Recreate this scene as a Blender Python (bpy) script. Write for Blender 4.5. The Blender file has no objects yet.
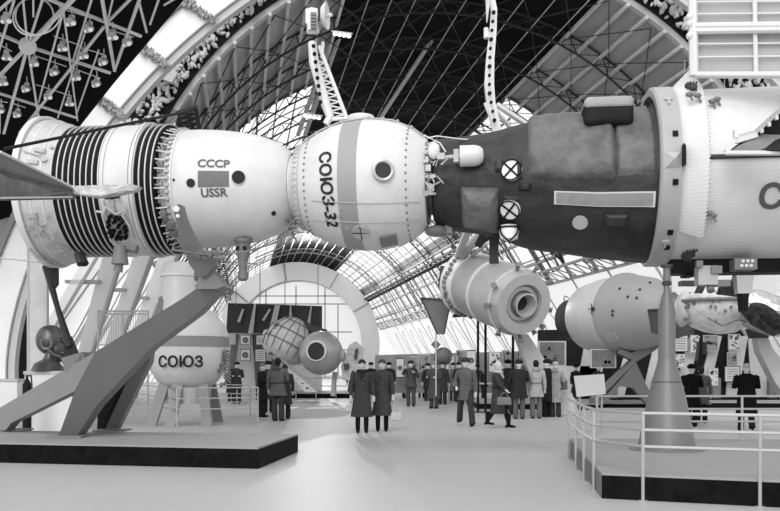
import bpy, math, random
from mathutils import Vector, Matrix, Euler, noise
R=math.radians; PI=math.pi; rnd=random.Random(7)
col=bpy.context.scene.collection
F=880.0; K=F/700.0; H=1.6
# ------------------------------------------------------------- materials
MC={}
def mat(name,v,rough=.6,metal=0.0,var=0.0,scale=3.0,bump=0.0,bscale=20.0,dirt=0.0,emit=0.0,spec=.5,stretch=None):
    if name in MC: return MC[name]
    m=bpy.data.materials.new(name); m.use_nodes=True; nt=m.node_tree; b=nt.nodes['Principled BSDF']
    if v<.08 and spec==.5: spec=.06
    b.inputs['Base Color'].default_value=(v,v,v,1); b.inputs['Roughness'].default_value=rough
    b.inputs['Metallic'].default_value=metal; b.inputs['Specular IOR Level'].default_value=spec
    tc=nt.nodes.new('ShaderNodeTexCoord')
    src=tc.outputs['Object']
    if stretch:
        mp=nt.nodes.new('ShaderNodeMapping'); mp.inputs['Scale'].default_value=stretch
        nt.links.new(src,mp.inputs['Vector']); src=mp.outputs['Vector']
    if var:
        n=nt.nodes.new('ShaderNodeTexNoise'); n.inputs['Scale'].default_value=scale; n.inputs['Detail'].default_value=6; n.inputs['Roughness'].default_value=.65
        nt.links.new(src,n.inputs['Vector'])
        r=nt.nodes.new('ShaderNodeValToRGB'); lo=max(0,v*(1-var)); hi=min(.95,v*(1+var))
        r.color_ramp.elements[0].position=.3; r.color_ramp.elements[1].position=.7
        r.color_ramp.elements[0].color=(lo,lo,lo,1); r.color_ramp.elements[1].color=(hi,hi,hi,1)
        nt.links.new(n.outputs['Fac'],r.inputs['Fac']); nt.links.new(r.outputs['Color'],b.inputs['Base Color'])
    if bump:
        n2=nt.nodes.new('ShaderNodeTexNoise'); n2.inputs['Scale'].default_value=bscale; n2.inputs['Detail'].default_value=5
        nt.links.new(src,n2.inputs['Vector'])
        bp=nt.nodes.new('ShaderNodeBump'); bp.inputs['Strength'].default_value=bump; bp.inputs['Distance'].default_value=.05
        nt.links.new(n2.outputs['Fac'],bp.inputs['Height']); nt.links.new(bp.outputs['Normal'],b.inputs['Normal'])
    if emit:
        b.inputs['Emission Color'].default_value=(1,1,1,1); b.inputs['Emission Strength'].default_value=emit
    MC[name]=m; return m
def pane_mat(name,t=.7,v=.85):
    m=bpy.data.materials.new(name); m.use_nodes=True; nt=m.node_tree; nt.nodes.clear()
    o=nt.nodes.new('ShaderNodeOutputMaterial'); mx=nt.nodes.new('ShaderNodeMixShader'); mx.inputs[0].default_value=1-t
    tr=nt.nodes.new('ShaderNodeBsdfTransparent'); tl=nt.nodes.new('ShaderNodeBsdfTranslucent'); tl.inputs[0].default_value=(v,v,v,1)
    nt.links.new(tr.outputs[0],mx.inputs[1]); nt.links.new(tl.outputs[0],mx.inputs[2]); nt.links.new(mx.outputs[0],o.inputs[0])
    return m
WHITE=mat('white_paint',.66,.45,var=.05,scale=1.5)
HULL=mat('hull_white',.6,.42,var=.08,scale=2.5,bump=.06,bscale=9)
HULL2=mat('hull_grey_white',.5,.45,var=.14,scale=5)
LGREY=mat('light_grey_paint',.42,.5,var=.08)
MGREY=mat('mid_grey_paint',.17,.5,var=.08,scale=2)
STAND=mat('stand_grey',.165,.45,var=.07,scale=1.2)
DGREY=mat('dark_grey',.06,.55,var=.2)
BLACK=mat('black_paint',.012,.5,var=.3)
RIM=mat('rim_white',.6,.4)
STEEL=mat('brushed_steel',.5,.35,metal=.7)
BLANKET=mat('thermal_blanket',.019,.55,spec=.45,var=.6,scale=2.2,bump=1.0,bscale=4)
BLANKET2=mat('thermal_blanket_light',.105,.6,var=.45,scale=2.5,bump=1.0,bscale=5)
SILVER=mat('brushed_aluminium',.45,.38,metal=.6,var=.12,scale=6)
PLINTH=mat('plinth_black',.006,.6,var=.6,scale=5)
PTOP=mat('plinth_top',.27,.7,var=.06,scale=1)
PSIDE=mat('plinth_side_grey',.13,.6,var=.25,scale=6)
BRONZE=mat('dark_bronze',.09,.35,metal=.5,var=.3,scale=4)
GLASSD=mat('dark_port_glass',.03,.15)
TEXT=mat('lettering_grey',.09,.6)
TEXTD=mat('lettering_dark',.03,.6)
FLAG=mat('flag_grey',.13,.6,var=.1,scale=8)
PANE=pane_mat('window_glass')
MIRRORISH=mat('crumpled_foil',.5,.3,metal=.75,var=.35,scale=9,bump=.6,bscale=6)
# ------------------------------------------------------------- mesh builder
def P(px,py,Y7):
    "point seen at a photo pixel when it stands Y7 (scaled) metres away"
    return Vector(((px-390)/700*Y7, Y7*K, H+(366-py)/700*Y7))
def G(px,py,z=0.0):
    Y7=700*(H-z)/(py-366.0); return Vector(((px-390)/700*Y7, Y7*K, z))
def cloth(name,v=.95,t=.7,a=0.0):
    m=bpy.data.materials.new(name); m.use_nodes=True; nt=m.node_tree; nt.nodes.clear()
    o=nt.nodes.new('ShaderNodeOutputMaterial'); mx=nt.nodes.new('ShaderNodeMixShader'); mx.inputs[0].default_value=t
    d=nt.nodes.new('ShaderNodeBsdfDiffuse'); d.inputs[0].default_value=(v,v,v,1); tl=nt.nodes.new('ShaderNodeBsdfTranslucent'); tl.inputs[0].default_value=(v,v,v,1)
    nt.links.new(d.outputs[0],mx.inputs[1]); nt.links.new(tl.outputs[0],mx.inputs[2])
    m2=nt.nodes.new('ShaderNodeMixShader'); m2.inputs[0].default_value=a; tr=nt.nodes.new('ShaderNodeBsdfTransparent'); nt.links.new(mx.outputs[0],m2.inputs[1]); nt.links.new(tr.outputs[0],m2.inputs[2]); nt.links.new(m2.outputs[0],o.inputs[0]); return m
def tag(o,label=None,cat=None,group=None,kind=None):
    if label: o['label']=label
    if cat: o['category']=cat
    if group: o['group']=group
    if kind: o['kind']=kind
    return o
def empty(name,loc=(0,0,0),rot=None,scale=None):
    o=bpy.data.objects.new(name,None); col.objects.link(o); o.location=loc; o.empty_display_size=.2
    if rot is not None: o.rotation_euler=rot
    if scale: o.scale=(scale,)*3
    return o
SPLIT={'ring_block','support_leg','screw_jack','board_leg','stay','thruster','small_sensor','ring_slot','hole','pale_streak','dark_stripe','white_stripe','wall_foot','hose','pipe','lightening_hole','underside_strut','glazing_seam','thin_cable','hanging_wire','viewing_slot','grille_hole','hanger','fittings','rim_fittings','button','band_ring','radiator_rib','seam_ring','mullion','panel_frame','fence_post','bolt','rivet','print'}
class MB:
    def __init__(s): s.v=[]; s.f=[]; s.m=[]; s.cm=0
    def add(s,vs,fs):
        n=len(s.v); s.v+= [tuple(v) for v in vs]; s.f+=[tuple(i+n for i in f) for f in fs]; s.m+=[s.cm]*len(fs); return s
    def box(s,c,d,rot=None):
        c=Vector(c); M=Euler(rot).to_matrix() if rot else Matrix.Identity(3)
        vs=[c+M@Vector((x*d[0]/2,y*d[1]/2,z*d[2]/2)) for x in(-1,1) for y in(-1,1) for z in(-1,1)]
        return s.add(vs,[(0,1,3,2),(4,6,7,5),(0,4,5,1),(2,3,7,6),(0,2,6,4),(1,5,7,3)])
    def tube(s,p0,p1,r,r1=None,n=6,cap=True):
        return s.path([p0,p1],[r,r if r1 is None else r1],n,cap)
    def path(s,pts,rs,n=8,cap=True,sq=1.0):
        pts=[Vector(p) for p in pts]; 
        if not isinstance(rs,(list,tuple)): rs=[rs]*len(pts)
        base=len(s.v); prev=None; rings=[]
        for i,p in enumerate(pts):
            d=(pts[min(i+1,len(pts)-1)]-pts[max(i-1,0)]); 
            if d.length<1e-9: d=Vector((0,0,1))
            d.normalize()
            if prev is None:
                up=Vector((0,0,1)) if abs(d.z)<.9 else Vector((1,0,0)); a=d.cross(up).normalized()
            else:
                a=(prev-d*prev.dot(d)).normalized()
            prev=a; b=d.cross(a)
            rings.append([p+a*math.cos(2*PI*k/n+PI/n)*rs[i]+b*math.sin(2*PI*k/n+PI/n)*rs[i]*sq for k in range(n)])
        vs=[v for r in rings for v in r]; fs=[]
        for i in range(len(pts)-1):
            for k in range(n): fs.append((i*n+k,i*n+(k+1)%n,(i+1)*n+(k+1)%n,(i+1)*n+k))
        if cap: fs.append(tuple(range(n))[::-1]); fs.append(tuple(range((len(pts)-1)*n,len(pts)*n)))
        return s.add(vs,fs)
    def beam(s,p0,p1,w,h,up=(0,0,1)):
        p0=Vector(p0);p1=Vector(p1); d=(p1-p0).normalized(); up=Vector(up)
        if abs(d.dot(up))>.98: up=Vector((0,1,0))
        a=d.cross(up).normalized(); b=a.cross(d)
        vs=[p+a*x*w/2+b*y*h/2 for p in(p0,p1) for x,y in((-1,-1),(1,-1),(1,1),(-1,1))]
        return s.add(vs,[(0,3,2,1),(4,5,6,7),(0,1,5,4),(1,2,6,5),(2,3,7,6),(3,0,4,7)])
    def slab(s,pts,off):
        off=Vector(off); pts=[Vector(p) for p in pts]; n=len(pts)
        vs=pts+[p+off for p in pts]
        fs=[tuple(range(n)),tuple(range(n,2*n))[::-1]]+[(i,i+n,(i+1)%n+n,(i+1)%n) for i in range(n)]
        return s.add(vs,fs)
    def rev(s,prof,n=64,a0=0,a1=2*PI,ax='X'):
        "revolve (s,r) around local X or Z"
        full=abs(a1-a0-2*PI)<1e-6; m=n if full else n+1
        vs=[]; fs=[]
        for (t,r) in prof:
            for k in range(m):
                a=a0+(a1-a0)*k/n
                if ax=='X': vs.append((t,-r*math.cos(a),r*math.sin(a)))
                else: vs.append((r*math.cos(a),r*math.sin(a),t))
        for i in range(len(prof)-1):
            for k in range(n):
                k2=(k+1)%m; f=(i*m+k,i*m+k2,(i+1)*m+k2,(i+1)*m+k); fs.append(f if ax!='X' else f[::-1])
        return s.add(vs,fs)
    def ell(s,c,r,n=12,m=8,M=None):
        c=Vector(c); r=r if hasattr(r,'__len__') else (r,r,r); vs=[]; fs=[]
        M=M or Matrix.Identity(3)
        for i in range(m+1):
            t=PI*i/m
            for k in range(n):
                a=2*PI*k/n; vs.append(c+M@Vector((r[0]*math.sin(t)*math.cos(a),r[1]*math.sin(t)*math.sin(a),r[2]*math.cos(t))))
        for i in range(m):
            for k in range(n): fs.append((i*n+k,(i+1)*n+k,(i+1)*n+(k+1)%n,i*n+(k+1)%n))
        return s.add(vs,fs)
    def torus(s,c,R0,r,ax='Y',n=32,m=8,M=None):
        c=Vector(c); pts=[]
        for k in range(n):
            a=2*PI*k/n; d={'Y':Vector((math.cos(a),0,math.sin(a))),'X':Vector((0,math.cos(a),math.sin(a))),'Z':Vector((math.cos(a),math.sin(a),0))}[ax]
            nz={'Y':Vector((0,1,0)),'X':Vector((1,0,0)),'Z':Vector((0,0,1))}[ax]
            for j in range(m):
                b=2*PI*j/m; q=d*(R0+r*math.cos(b))+nz*r*math.sin(b)
                if M: q=M@q
                pts.append(c+q)
        fs=[(k*m+j,((k+1)%n)*m+j,((k+1)%n)*m+(j+1)%m,k*m+(j+1)%m) for k in range(n) for j in range(m)]
        return s.add(pts,fs)
    def bumps(s,c,n,spread,r0,r1,rg=None,ang=None):
        "a clump of small carved leaves"
        g=rg or rnd; c=Vector(c)
        for _ in range(n):
            d=Vector([g.uniform(-1,1)*spread[i] for i in range(3)])
            if ang is not None: d=Matrix.Rotation(ang,3,'Y')@d
            q=Euler((g.uniform(0,6),g.uniform(0,6),g.uniform(0,6))).to_matrix(); r=g.uniform(r0,r1)
            s.ell(c+d,(r,r*.55,r*.4),6,4,q)
        return s
    def build(s,name,mats,parent=None,smooth=False,ang=35,label=None,world=False,kind=None):
        if name in SPLIT and kind is None and not s.cm:
            par=list(range(len(s.v)))
            def find(a):
                while par[a]!=a: par[a]=par[par[a]]; a=par[a]
                return a
            for f in s.f:
                for q in f[1:]: par[find(q)]=find(f[0])
            comp={}
            for f in s.f: comp.setdefault(find(f[0]),[]).append(f)
            if 1<len(comp)<=95:
                o=None
                for fs in comp.values():
                    idx={}; m2=MB()
                    for f in fs:
                        for q in f: idx.setdefault(q,len(idx))
                    m2.v=[s.v[q] for q in idx]; m2.f=[tuple(idx[q] for q in f) for f in fs]; m2.m=[0]*len(fs); m2.cm=0; m2.one=True
                    o=m2._build(name,mats,parent,smooth,ang,label,world,kind)
                return o
        return s._build(name,mats,parent,smooth,ang,label,world,kind)
    def _build(s,name,mats,parent=None,smooth=False,ang=35,label=None,world=False,kind=None):
        me=bpy.data.meshes.new(name); me.from_pydata([tuple(v) for v in s.v],[],s.f)
        mats=mats if isinstance(mats,(list,tuple)) else [mats]
        for m in mats: me.materials.append(m)
        for p,mi in zip(me.polygons,s.m): p.material_index=mi
        if smooth:
            for p in me.polygons: p.use_smooth=True
            me.update()
            try: me.set_sharp_from_angle(angle=R(ang))
            except Exception: pass
        me.validate(); me.update()
        o=bpy.data.objects.new(name,me); col.objects.link(o)
        if parent is not None:
            o.parent=parent
            if world: o.matrix_parent_inverse=pmat(parent).inverted()
        if label: o['label']=label
        if kind: o['kind']=kind
        return o
def pmat(o):
    m=Matrix.LocRotScale(o.location,o.rotation_euler,o.scale)
    return (pmat(o.parent)@o.matrix_parent_inverse@m) if o.parent else m
def disc(mb,c,nrm,r,t,n=24,r2=None):
    nrm=Vector(nrm).normalized(); return mb.path([Vector(c)-nrm*t/2,Vector(c)+nrm*t/2],[r,r2 or r],n)
def text_verts(txt,size):
    cu=bpy.data.curves.new('t','FONT'); cu.body=txt; cu.size=size; cu.align_x='CENTER'; cu.align_y='CENTER'; cu.resolution_u=3; cu.offset=size*.028
    o=bpy.data.objects.new('t',cu); col.objects.link(o); bpy.context.view_layer.update()
    dg=bpy.context.evaluated_depsgraph_get(); me=bpy.data.meshes.new_from_object(o.evaluated_get(dg))
    vs=[v.co.copy() for v in me.vertices]; fs=[tuple(p.vertices) for p in me.polygons]
    bpy.data.objects.remove(o); bpy.data.curves.remove(cu); bpy.data.meshes.remove(me); return vs,fs
# surface-of-revolution helper bound to a frame
class Body:
    def __init__(s,root): s.zo=lambda t:0.0; s.root=root; s.M=pmat(root); s.I=s.M.inverted(); s.prof=[]
    def r(s,t):
        p=s.prof
        if t<=p[0][0]: return p[0][1]
        for (a,ra),(b,rb) in zip(p,p[1:]):
            if a<=t<=b: return ra+(rb-ra)*((t-a)/(b-a) if b>a else 0)
        return p[-1][1]
    def proj(s,q):
        w=s.M@Vector(q); return 390+F*w.x/w.y, 366-F*(w.z-H)/w.y
    def near(s,px,r):
        "axial position whose nearest point (radius r) is seen at px"
        a,b=-12.0,12.0
        for _ in range(50):
            c=(a+b)/2
            if s.proj((c,-r,0))[0]<px: a=c
            else: b=c
        return (a+b)/2
    def hit(s,px,py):
        o=Vector((0,0,H)); d=Vector(((px-390)/F,1,(366-py)/F)); lo=s.I@o; ld=(s.I.to_3x3()@d)
        t=8.0
        while t<40:
            q=lo+ld*t
            if math.hypot(q.y,q.z-s.zo(q.x))<s.r(q.x) and s.prof[0][0]<=q.x<=s.prof[-1][0]: break
            t+=.01
        return q.x, math.atan2(q.z-s.zo(q.x),-q.y)
    def pt(s,t,a,h=0.0):
        r=s.r(t)+h; return Vector((t,-r*math.cos(a),r*math.sin(a)+s.zo(t)))
    def patch(s,mb,s0,s1,a0,a1,h,n=14,m=14,edge=.12,nz=0.0,seed=0,round_=True):
        vs=[];fs=[]
        for i in range(n+1):
            for j in range(m+1):
                u=i/n; v=j/m
                t=s0+(s1-s0)*u; a=a0+(a1-a0)*v
                e=min(u,1-u,v,1-v)
                hh=h*min(1,(e/edge))**.5 if e>0 else 0
                if nz and e>0: hh+=nz*(noise.noise(Vector((t*3+seed,a*3,seed)))*.7+noise.noise(Vector((t*8+seed,a*8,seed)))*.3)
                if e==0: hh=-.02
                vs.append(s.pt(t,a,hh))
        for i in range(n):
            for j in range(m): fs.append((i*(m+1)+j,(i+1)*(m+1)+j,(i+1)*(m+1)+j+1,i*(m+1)+j+1))
        return mb.add(vs,fs)
    def plate(s,mb,s0,s1,a0,a1,h,n=6,m=6):
        U=[0]+[i/n for i in range(n+1)]+[1]; V=[0]+[i/m for i in range(m+1)]+[1]; A=len(U); Bn=len(V)
        vs=[s.pt(s0+(s1-s0)*u,a0+(a1-a0)*v,-.02 if i in(0,A-1) or j in(0,Bn-1) else h) for i,u in enumerate(U) for j,v in enumerate(V)]
        return mb.add(vs,[(i*Bn+j,(i+1)*Bn+j,(i+1)*Bn+j+1,i*Bn+j+1) for i in range(A-1) for j in range(Bn-1)])
    def text(s,txt,size,px,py,m,down=False,parent=None,name='lettering',wx=1.0,slant=0.0):
        vs,fs=text_verts(txt,size); t0,a0=s.hit(px,py); out=[]
        for v in vs:
            if down: t=t0+v.y+slant*v.x; a=a0-v.x*wx/s.r(t0)
            else: t=t0+v.x*wx; a=a0+v.y/s.r(t0)
            out.append(s.pt(t,a,.012))
        mb=MB(); mb.add(out,fs); return mb.build(name,m,parent or s.root)
    def ring(s,mb,t,h,w=.03,n=72,a0=0,a1=2*PI):
        r=s.r(t); return mb.rev([(t-w/2,r-.02),(t-w/2,r+h),(t+w/2,r+h),(t+w/2,r-.02)],n,a0,a1)
    def disc_at(s,mb,px,py,r,t=.03,n=24,h=0):
        a,b=s.hit(px,py); return s.disc_sa(mb,a,b,r,t,n,h)
    def disc_sa(s,mb,a,b,r,t=.03,n=24,h=0,r2=None):
        c=s.pt(a,b,h); e=.02
        du=s.pt(a+e,b)-s.pt(a-e,b); dv=s.pt(a,b+e)-s.pt(a,b-e); nn=du.cross(dv).normalized()
        if nn.dot(Vector((0,c.y,c.z-s.zo(a))))<0: nn=-nn
        disc(mb,c,nn,r,t,n,r2); return c,nn
# ============================================================= THE SETTING
RV=12.0; ZC=H+21/80*RV
def vc(Y7): return -.21*Y7+.65*RV
def vpt(th,Y7,r=RV):
    "point on the vault profile; th in degrees, 0 right, 180 left; lower flanks run straight"
    left=th>90; t=180-th if left else th
    if t>=31: x=r*math.cos(R(t)); z=r*math.sin(R(t))
    else:
        k=(31-t)/31*(RV*math.sin(R(31))+ZC)      # t=0 -> floor
        x=r*math.cos(R(31))+.6*k; z=r*math.sin(R(31))-k
    return Vector((vc(Y7)+(-x if left else x),Y7*K,ZC+z))
YN=25.6; YM=35.6; YF=104.0
mb=MB(); mb.box((0,70,-.1),(110,170,.2))
m=mat('floor_linoleum',.40,.5,var=.07,scale=.6,bump=.02,bscale=60,stretch=(1,.25,1))
tag(mb.build('floor',m),kind='structure')
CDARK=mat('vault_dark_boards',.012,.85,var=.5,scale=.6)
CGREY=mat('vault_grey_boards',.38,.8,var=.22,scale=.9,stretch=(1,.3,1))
RIBD=mat('rib_dark_steel',.06,.6); RIBL=mat('purlin_light',.7,.55); RIBM=mat('rib_mid',.055,.6)
GLZ=mat('glazing_bar',.17,.6)
WALLW=mat('plaster_white',.8,.7,var=.07,scale=.7)
LUCENT=cloth('white_translucent'); SHEER=cloth('sheer_white',.95,.7,.6); LINE=mat('curtain_line',.5,.7)  # cloth lets outside light through, added to brighten flanks, side wall and pilasters
WALLG=mat('plaster_grey',.36,.7,var=.12,scale=.6)
TL,TR=109,62
ceil=empty('ceiling',(vc(60),60*K,ZC+RV)); tag(ceil,kind='structure')
def strip(name,th0,th1,y0,y1,m,parent,n=12,ny=6,thick=.12):
    mb=MB(); vs=[];fs=[]
    for i in range(n+1):
        for j in range(ny+1):
            vs.append(vpt(th0+(th1-th0)*i/n,y0+(y1-y0)*j/ny,RV+.05))
    k=len(vs)
    for i in range(n+1):
        for j in range(ny+1): vs.append(vpt(th0+(th1-th0)*i/n,y0+(y1-y0)*j/ny,RV+.05+thick))
    for i in range(n):
        for j in range(ny):
            q=(i*(ny+1)+j,(i+1)*(ny+1)+j,(i+1)*(ny+1)+j+1,i*(ny+1)+j+1); fs.append(q); fs.append(tuple(a+k for a in q[::-1]))
    mb.add(vs,fs); return mb.build(name,m,parent,world=True,smooth=True)
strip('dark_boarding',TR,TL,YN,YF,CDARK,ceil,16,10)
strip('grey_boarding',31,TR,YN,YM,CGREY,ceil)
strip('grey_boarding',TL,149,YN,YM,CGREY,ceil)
# glazed flanks
def glaze(name,th0,th1,y0,y1,nth,ny,bar=.09):
    w=empty(name,vpt((th0+th1)/2,(y0+y1)/2)); tag(w,kind='structure')
    strip('pane',th0,th1,y0,y1,PANE,w,10,6,.02)
    a=MB()
    for i in range(nth+1):
        th=th0+(th1-th0)*i/nth; a.path([vpt(th,y0+(y1-y0)*j/8) for j in range(9)],bar if i%3 else bar*1.6,4)
    a.build('glazing_bar',GLZ,w,world=True)
    a=MB()
    for j in range(ny+1):
        y=y0*(y1/y0)**(j/ny) if False else y0+(y1-y0)*j/ny
        a.path([vpt(th0+(th1-th0)*i/10,y) for i in range(11)],bar*.9 if j%4 else bar*1.7,4)
    a.build('crossing_bar',GLZ,w,world=True)
    return w
glaze('window_1',20,TR,YM,YF,9,26,.05)
glaze('window_2',TL,160,YM,YF,9,24,.05)
glaze('window_3',20,31,YN,YM,3,8,.06)
glaze('window_4',149,160,YN,YM,3,8,.06)
strip('grey_boarding',36,41,YM,YF,CGREY,ceil,4,10,.05); strip('grey_boarding',139,144,YM,YF,CGREY,ceil,4,10,.05)
for th in (24,28,32,36):
    a=MB(); a.path([vpt(th,YM+(YF-YM)*j/10,RV-.08) for j in range(11)],.13,4); a.build('purlin',mat('sash_grey',.22,.6),ceil,world=True)
for y in [37+k*3.1 for k in range(18)]:
    a=MB(); a.path([vpt(20+16*i/5,y,RV-.08) for i in range(6)],.13,4); a.build('sash_bar',MC['sash_grey'],ceil,world=True)
# white lower flanks with arched blind niches
for nm,a,b in (('wall_right',0,20),('wall_left',160,180)):
    w=empty(nm,vpt(a if a==0 else b,50)); tag(w,kind='structure')
    strip('curtain',a,b,YN,YF,SHEER,w,6,10,.03)
    y=YN+1
    while y<YF-6:
        st=4.2
        mb=MB()
        t0,t1=(5.5,17.5) if a==0 else (174.5,162.5)
        ring=[vpt(t0,y+st*.12),vpt(t0,y+st*.12)]
        pts=[]
        for k in range(13):
            u=k/12; yy=y+st*(.15+.7*u); tt=t0+(t1-t0)*(.35+.65*math.sin(PI*u)); pts.append(vpt(tt,yy,RV-.03))
        pts.append(vpt(t0,y+st*.85,RV-.03)); pts.insert(0,vpt(t0,y+st*.15,RV-.03))
        mb.path(pts,.045,4)
        mb.build('niche_moulding',LINE,w,world=True)
        mb=MB(); mb.path([vpt(a+(b-a)*i/8,y,RV-.05) for i in range(9)],.07,4)
        mb.build('pilaster',LINE,w,world=True); y+=st
# longitudinal lattice girders at the foot of the glazing
for th,nm in ((20,'trim_1'),(160,'trim_2'),(31,'trim_3'),(149,'trim_4')):
    mb=MB(); n=60; A=[];B=[]
    for j in range(n+1):
        y=YN+(YF-YN)*(j/n)**1.4; A.append(vpt(th,y,RV-.1)); B.append(vpt(th+(2.6 if th<90 else -2.6),y,RV-.55))
    mb.path(A,.10,4); mb.path(B,.10,4)
    for j in range(n): mb.tube(A[j],B[j],.045,n=4); mb.tube(A[j],B[j+1],.045,n=4)
    tag(mb.build(nm,RIBM if th in(31,149) else WALLG),kind='structure')
# transverse lattice ribs
def rib(y,th0,th1,n,m,dep=.8,w=.08):
    mb=MB(); A=[vpt(th0+(th1-th0)*i/n,y,RV-.05) for i in range(n+1)]; B=[vpt(th0+(th1-th0)*i/n,y+.25,RV-.05-dep) for i in range(n+1)]
    mb.path(A,w,4); mb.path(B,w,4)
    for i in range(n): mb.tube(A[i],B[i+1] if i%2 else B[i],w*.5,n=4); mb.tube(A[i+1] if i%2 else A[i],B[i],w*.5,n=4); mb.tube(A[i],B[min(n,i+1)],w*.4,n=4)
    return mb.build('rib',m,ceil,world=True)
ys=[28.9,32.2,35.6,39.5,44,50,57,65,76,90]
for y in ys: rib(y,22,158,34,RIBM,.38 if y<60 else .5,.05 if y<40 else .07)
for y in (27.8,30.3,32.9,35.6): pass
# purlins run the length of the vault
for th in list(range(64,109,5)):
    mb=MB(); y0=YN; 
    mb.path([vpt(th,YN+(YF-YN)*j/10,RV-.3) for j in range(11)],.022 if th%10 else .04,4); mb.build('purlin',mat('purlin_dim',.6,.6),ceil,world=True)
for th in (34,38,42,46,50,54,58,62,109,113,117,121,125,129,133,137,141,145):
    mb=MB(); mb.path([vpt(th,YN,RV-.12),vpt(th,YM,RV-.12)],.085,4); mb.build('purlin',RIBL,ceil,world=True)
# diagonal bracing, one part per bay
for bi,(a,b) in enumerate(zip([YN+.3]+ys[:6],ys[:7])):
    mb=MB()
    for th in range(34,146,9):
        r=RV-.15
        mb.tube(vpt(th,a,r),vpt(th+9,b,r),.025,n=4); mb.tube(vpt(th+9,a,r),vpt(th,b,r),.025,n=4)
    mb.build('bracing',mat('bracing_steel',.075,.6),ceil,world=True)
# a bright pole-like tie beside the dark boards
mb=MB()
for (a,b) in (((345,0,30),(298,135,36)),((352,0,30),(305,135,36)),((458,0,30),(378,122,40))):
    mb.tube(P(*a),P(*b),.11,n=6)
mb.build('tie_rod',mat('tie_rod_grey',.55,.5),ceil,world=True)
# rows of small lights under the boards
def lightrow(px,py,Y7,n,label,dx=4.6,dy=1.2):
    c=P(px,py,Y7); r=empty('light_batten',c); tag(r,label,'light fitting','light battens under the dark vault')
    a=MB(); a.beam(c+Vector((-.1,0,.12)),c+Vector((n*dx/700*Y7,0,.12-dy*n/700*Y7*.6)),.05,.05); a.build('batten',RIBL,r,world=True)
    for k in range(n):
        a=MB(); q=P(px+dx*k+1,py+dy*k*.6,Y7); a.ell(q,(.1,.1,.07),8,5); a.build('lamp',mat('lamp_glow',.8,.4,emit=1.0),r,world=True)
lightrow(334,34,27,4,'row of four small lamps high beside the dish mast top')
lightrow(304,116,29,4,'row of four small lamps low by the white tie left of the round module')
# near arch: moulded edge, frieze, white arch
def annulus(mb,f0,f1,Y7,dep,n=80,a0=-10,a1=190):
    vs=[];fs=[]
    for i in range(n+1):
        th=a0+(a1-a0)*i/n
        for f in (f0,f1):
            q=f(th); vs+= [Vector((q[0],Y7*K,q[1])),Vector((q[0],Y7*K+dep,q[1]))]
    for i in range(n):
        a=i*4;b=a+4
        fs+=[(a,a+2,b+2,b),(a+1,b+1,b+3,a+3),(a,b,b+1,a+1),(a+2,a+3,b+3,b+2)]
    return mb.add(vs,fs)
def vf(k,dx=0):
    def g(th):
        q=vpt(min(max(th,0),180),YN); c=Vector((vc(YN),ZC)); return (c.x+(q.x-c.x)*k,c.y+(q.z-c.y)*k)
    return g
mb=MB(); annulus(mb,vf(.992),vf(1.012),YN,.3,90,20,160); tag(mb.build('trim_5',mat('arch_edge',.5,.6)),kind='structure')
mb=MB(); annulus(mb,vf(1.01),vf(1.4),YN-.1,.2,90,20,160); tag(mb.build('wall_back',mat('frieze_ground',.02,.8)),kind='structure')
mb=MB(); g=random.Random(3)
for th10 in range(220,1580,7):
    th=th10/10
    for k in (1.03,1.06,1.09,1.12,1.15,1.19):
        q=vf(k)(th); mb.bumps((q[0],(YN-.3)*K,q[1]),3,(.18,.1,.18),.07,.2,g)
tag(mb.build('trim_6',mat('frieze_leaves',.5,.7),kind='structure'),kind='structure')
mb=MB()
for th in (40,53,127,145):
    q=vf(1.07)(th); c=Vector((q[0],(YN-.9)*K,q[1])); M=Matrix.Rotation(-R(90-th) if th<90 else R(th-90),3,'Y')
    M=Matrix.Rotation(R(90-th),3,'Y')
    pts=[c+M@Vector((x,0,z)) for x,z in ((-.35,0),(-.2,.6),(.2,.6),(.35,0),(.2,-.6),(-.2,-.6))]
    mb.slab(pts,(0,.15,0))
tag(mb.build('trim_7',LGREY),kind='structure')
YA=22.0
def ar(k):
    def g(th):
        c=math.cos(R(th)); s=math.sin(R(th)); a=460/700*YA*k; b=461/700*YA*k; n=1.7
        e=2/n; x=a*abs(c)**e*(1 if c>0 else -1); z=b*abs(s)**e*(1 if s>=0 else -1)
        return ((75/700*YA)+x, max(0,H-5/700*YA+z))
    return g
mb=MB(); annulus(mb,ar(1.0),ar(1.062),YA,.35,90,-6,186); tag(mb.build('trim_8',WALLW,smooth=True),kind='structure')
mb=MB(); annulus(mb,ar(.983),ar(.998),YA+.1,.3,90,-6,186); tag(mb.build('trim_9',mat('arch_moulding',.5,.6)),kind='structure')
mb=MB(); annulus(mb,ar(1.062),ar(1.075),YA-.1,.6,90,-6,186); tag(mb.build('trim_10',MGREY),kind='structure')
mb=MB(); g=random.Random(5)
for (x0,y0,x1,y1) in ((183,0,215,20),(134,41,168,66),(92,94,121,114)):
    for k in range(34):
        u=k/33; q=P(x0+(x1-x0)*u,y0+(y1-y0)*u,YA-.12); mb.bumps(q,3,(.09,.06,.13),.05,.12,g)
tag(mb.build('trim_11',mat('garland_grey',.30,.7)),kind='structure')
# flat black sheet stands in for the dark gap; white drapes left of the hall
mb=MB(); mb.slab([P(28,290,24),P(24,395,24),P(6,395,24),P(8,372,24)],(0,.2,0)); tag(mb.build('wall_black_sheet',BLACK),kind='structure')
mb=MB(); mb.slab([P(-60,240,25),P(60,200,25),P(40,300,25),P(30,395,25),P(-60,395,25)],(0,.05,0)); tag(mb.build('wall_side',SHEER),kind='structure')
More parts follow.
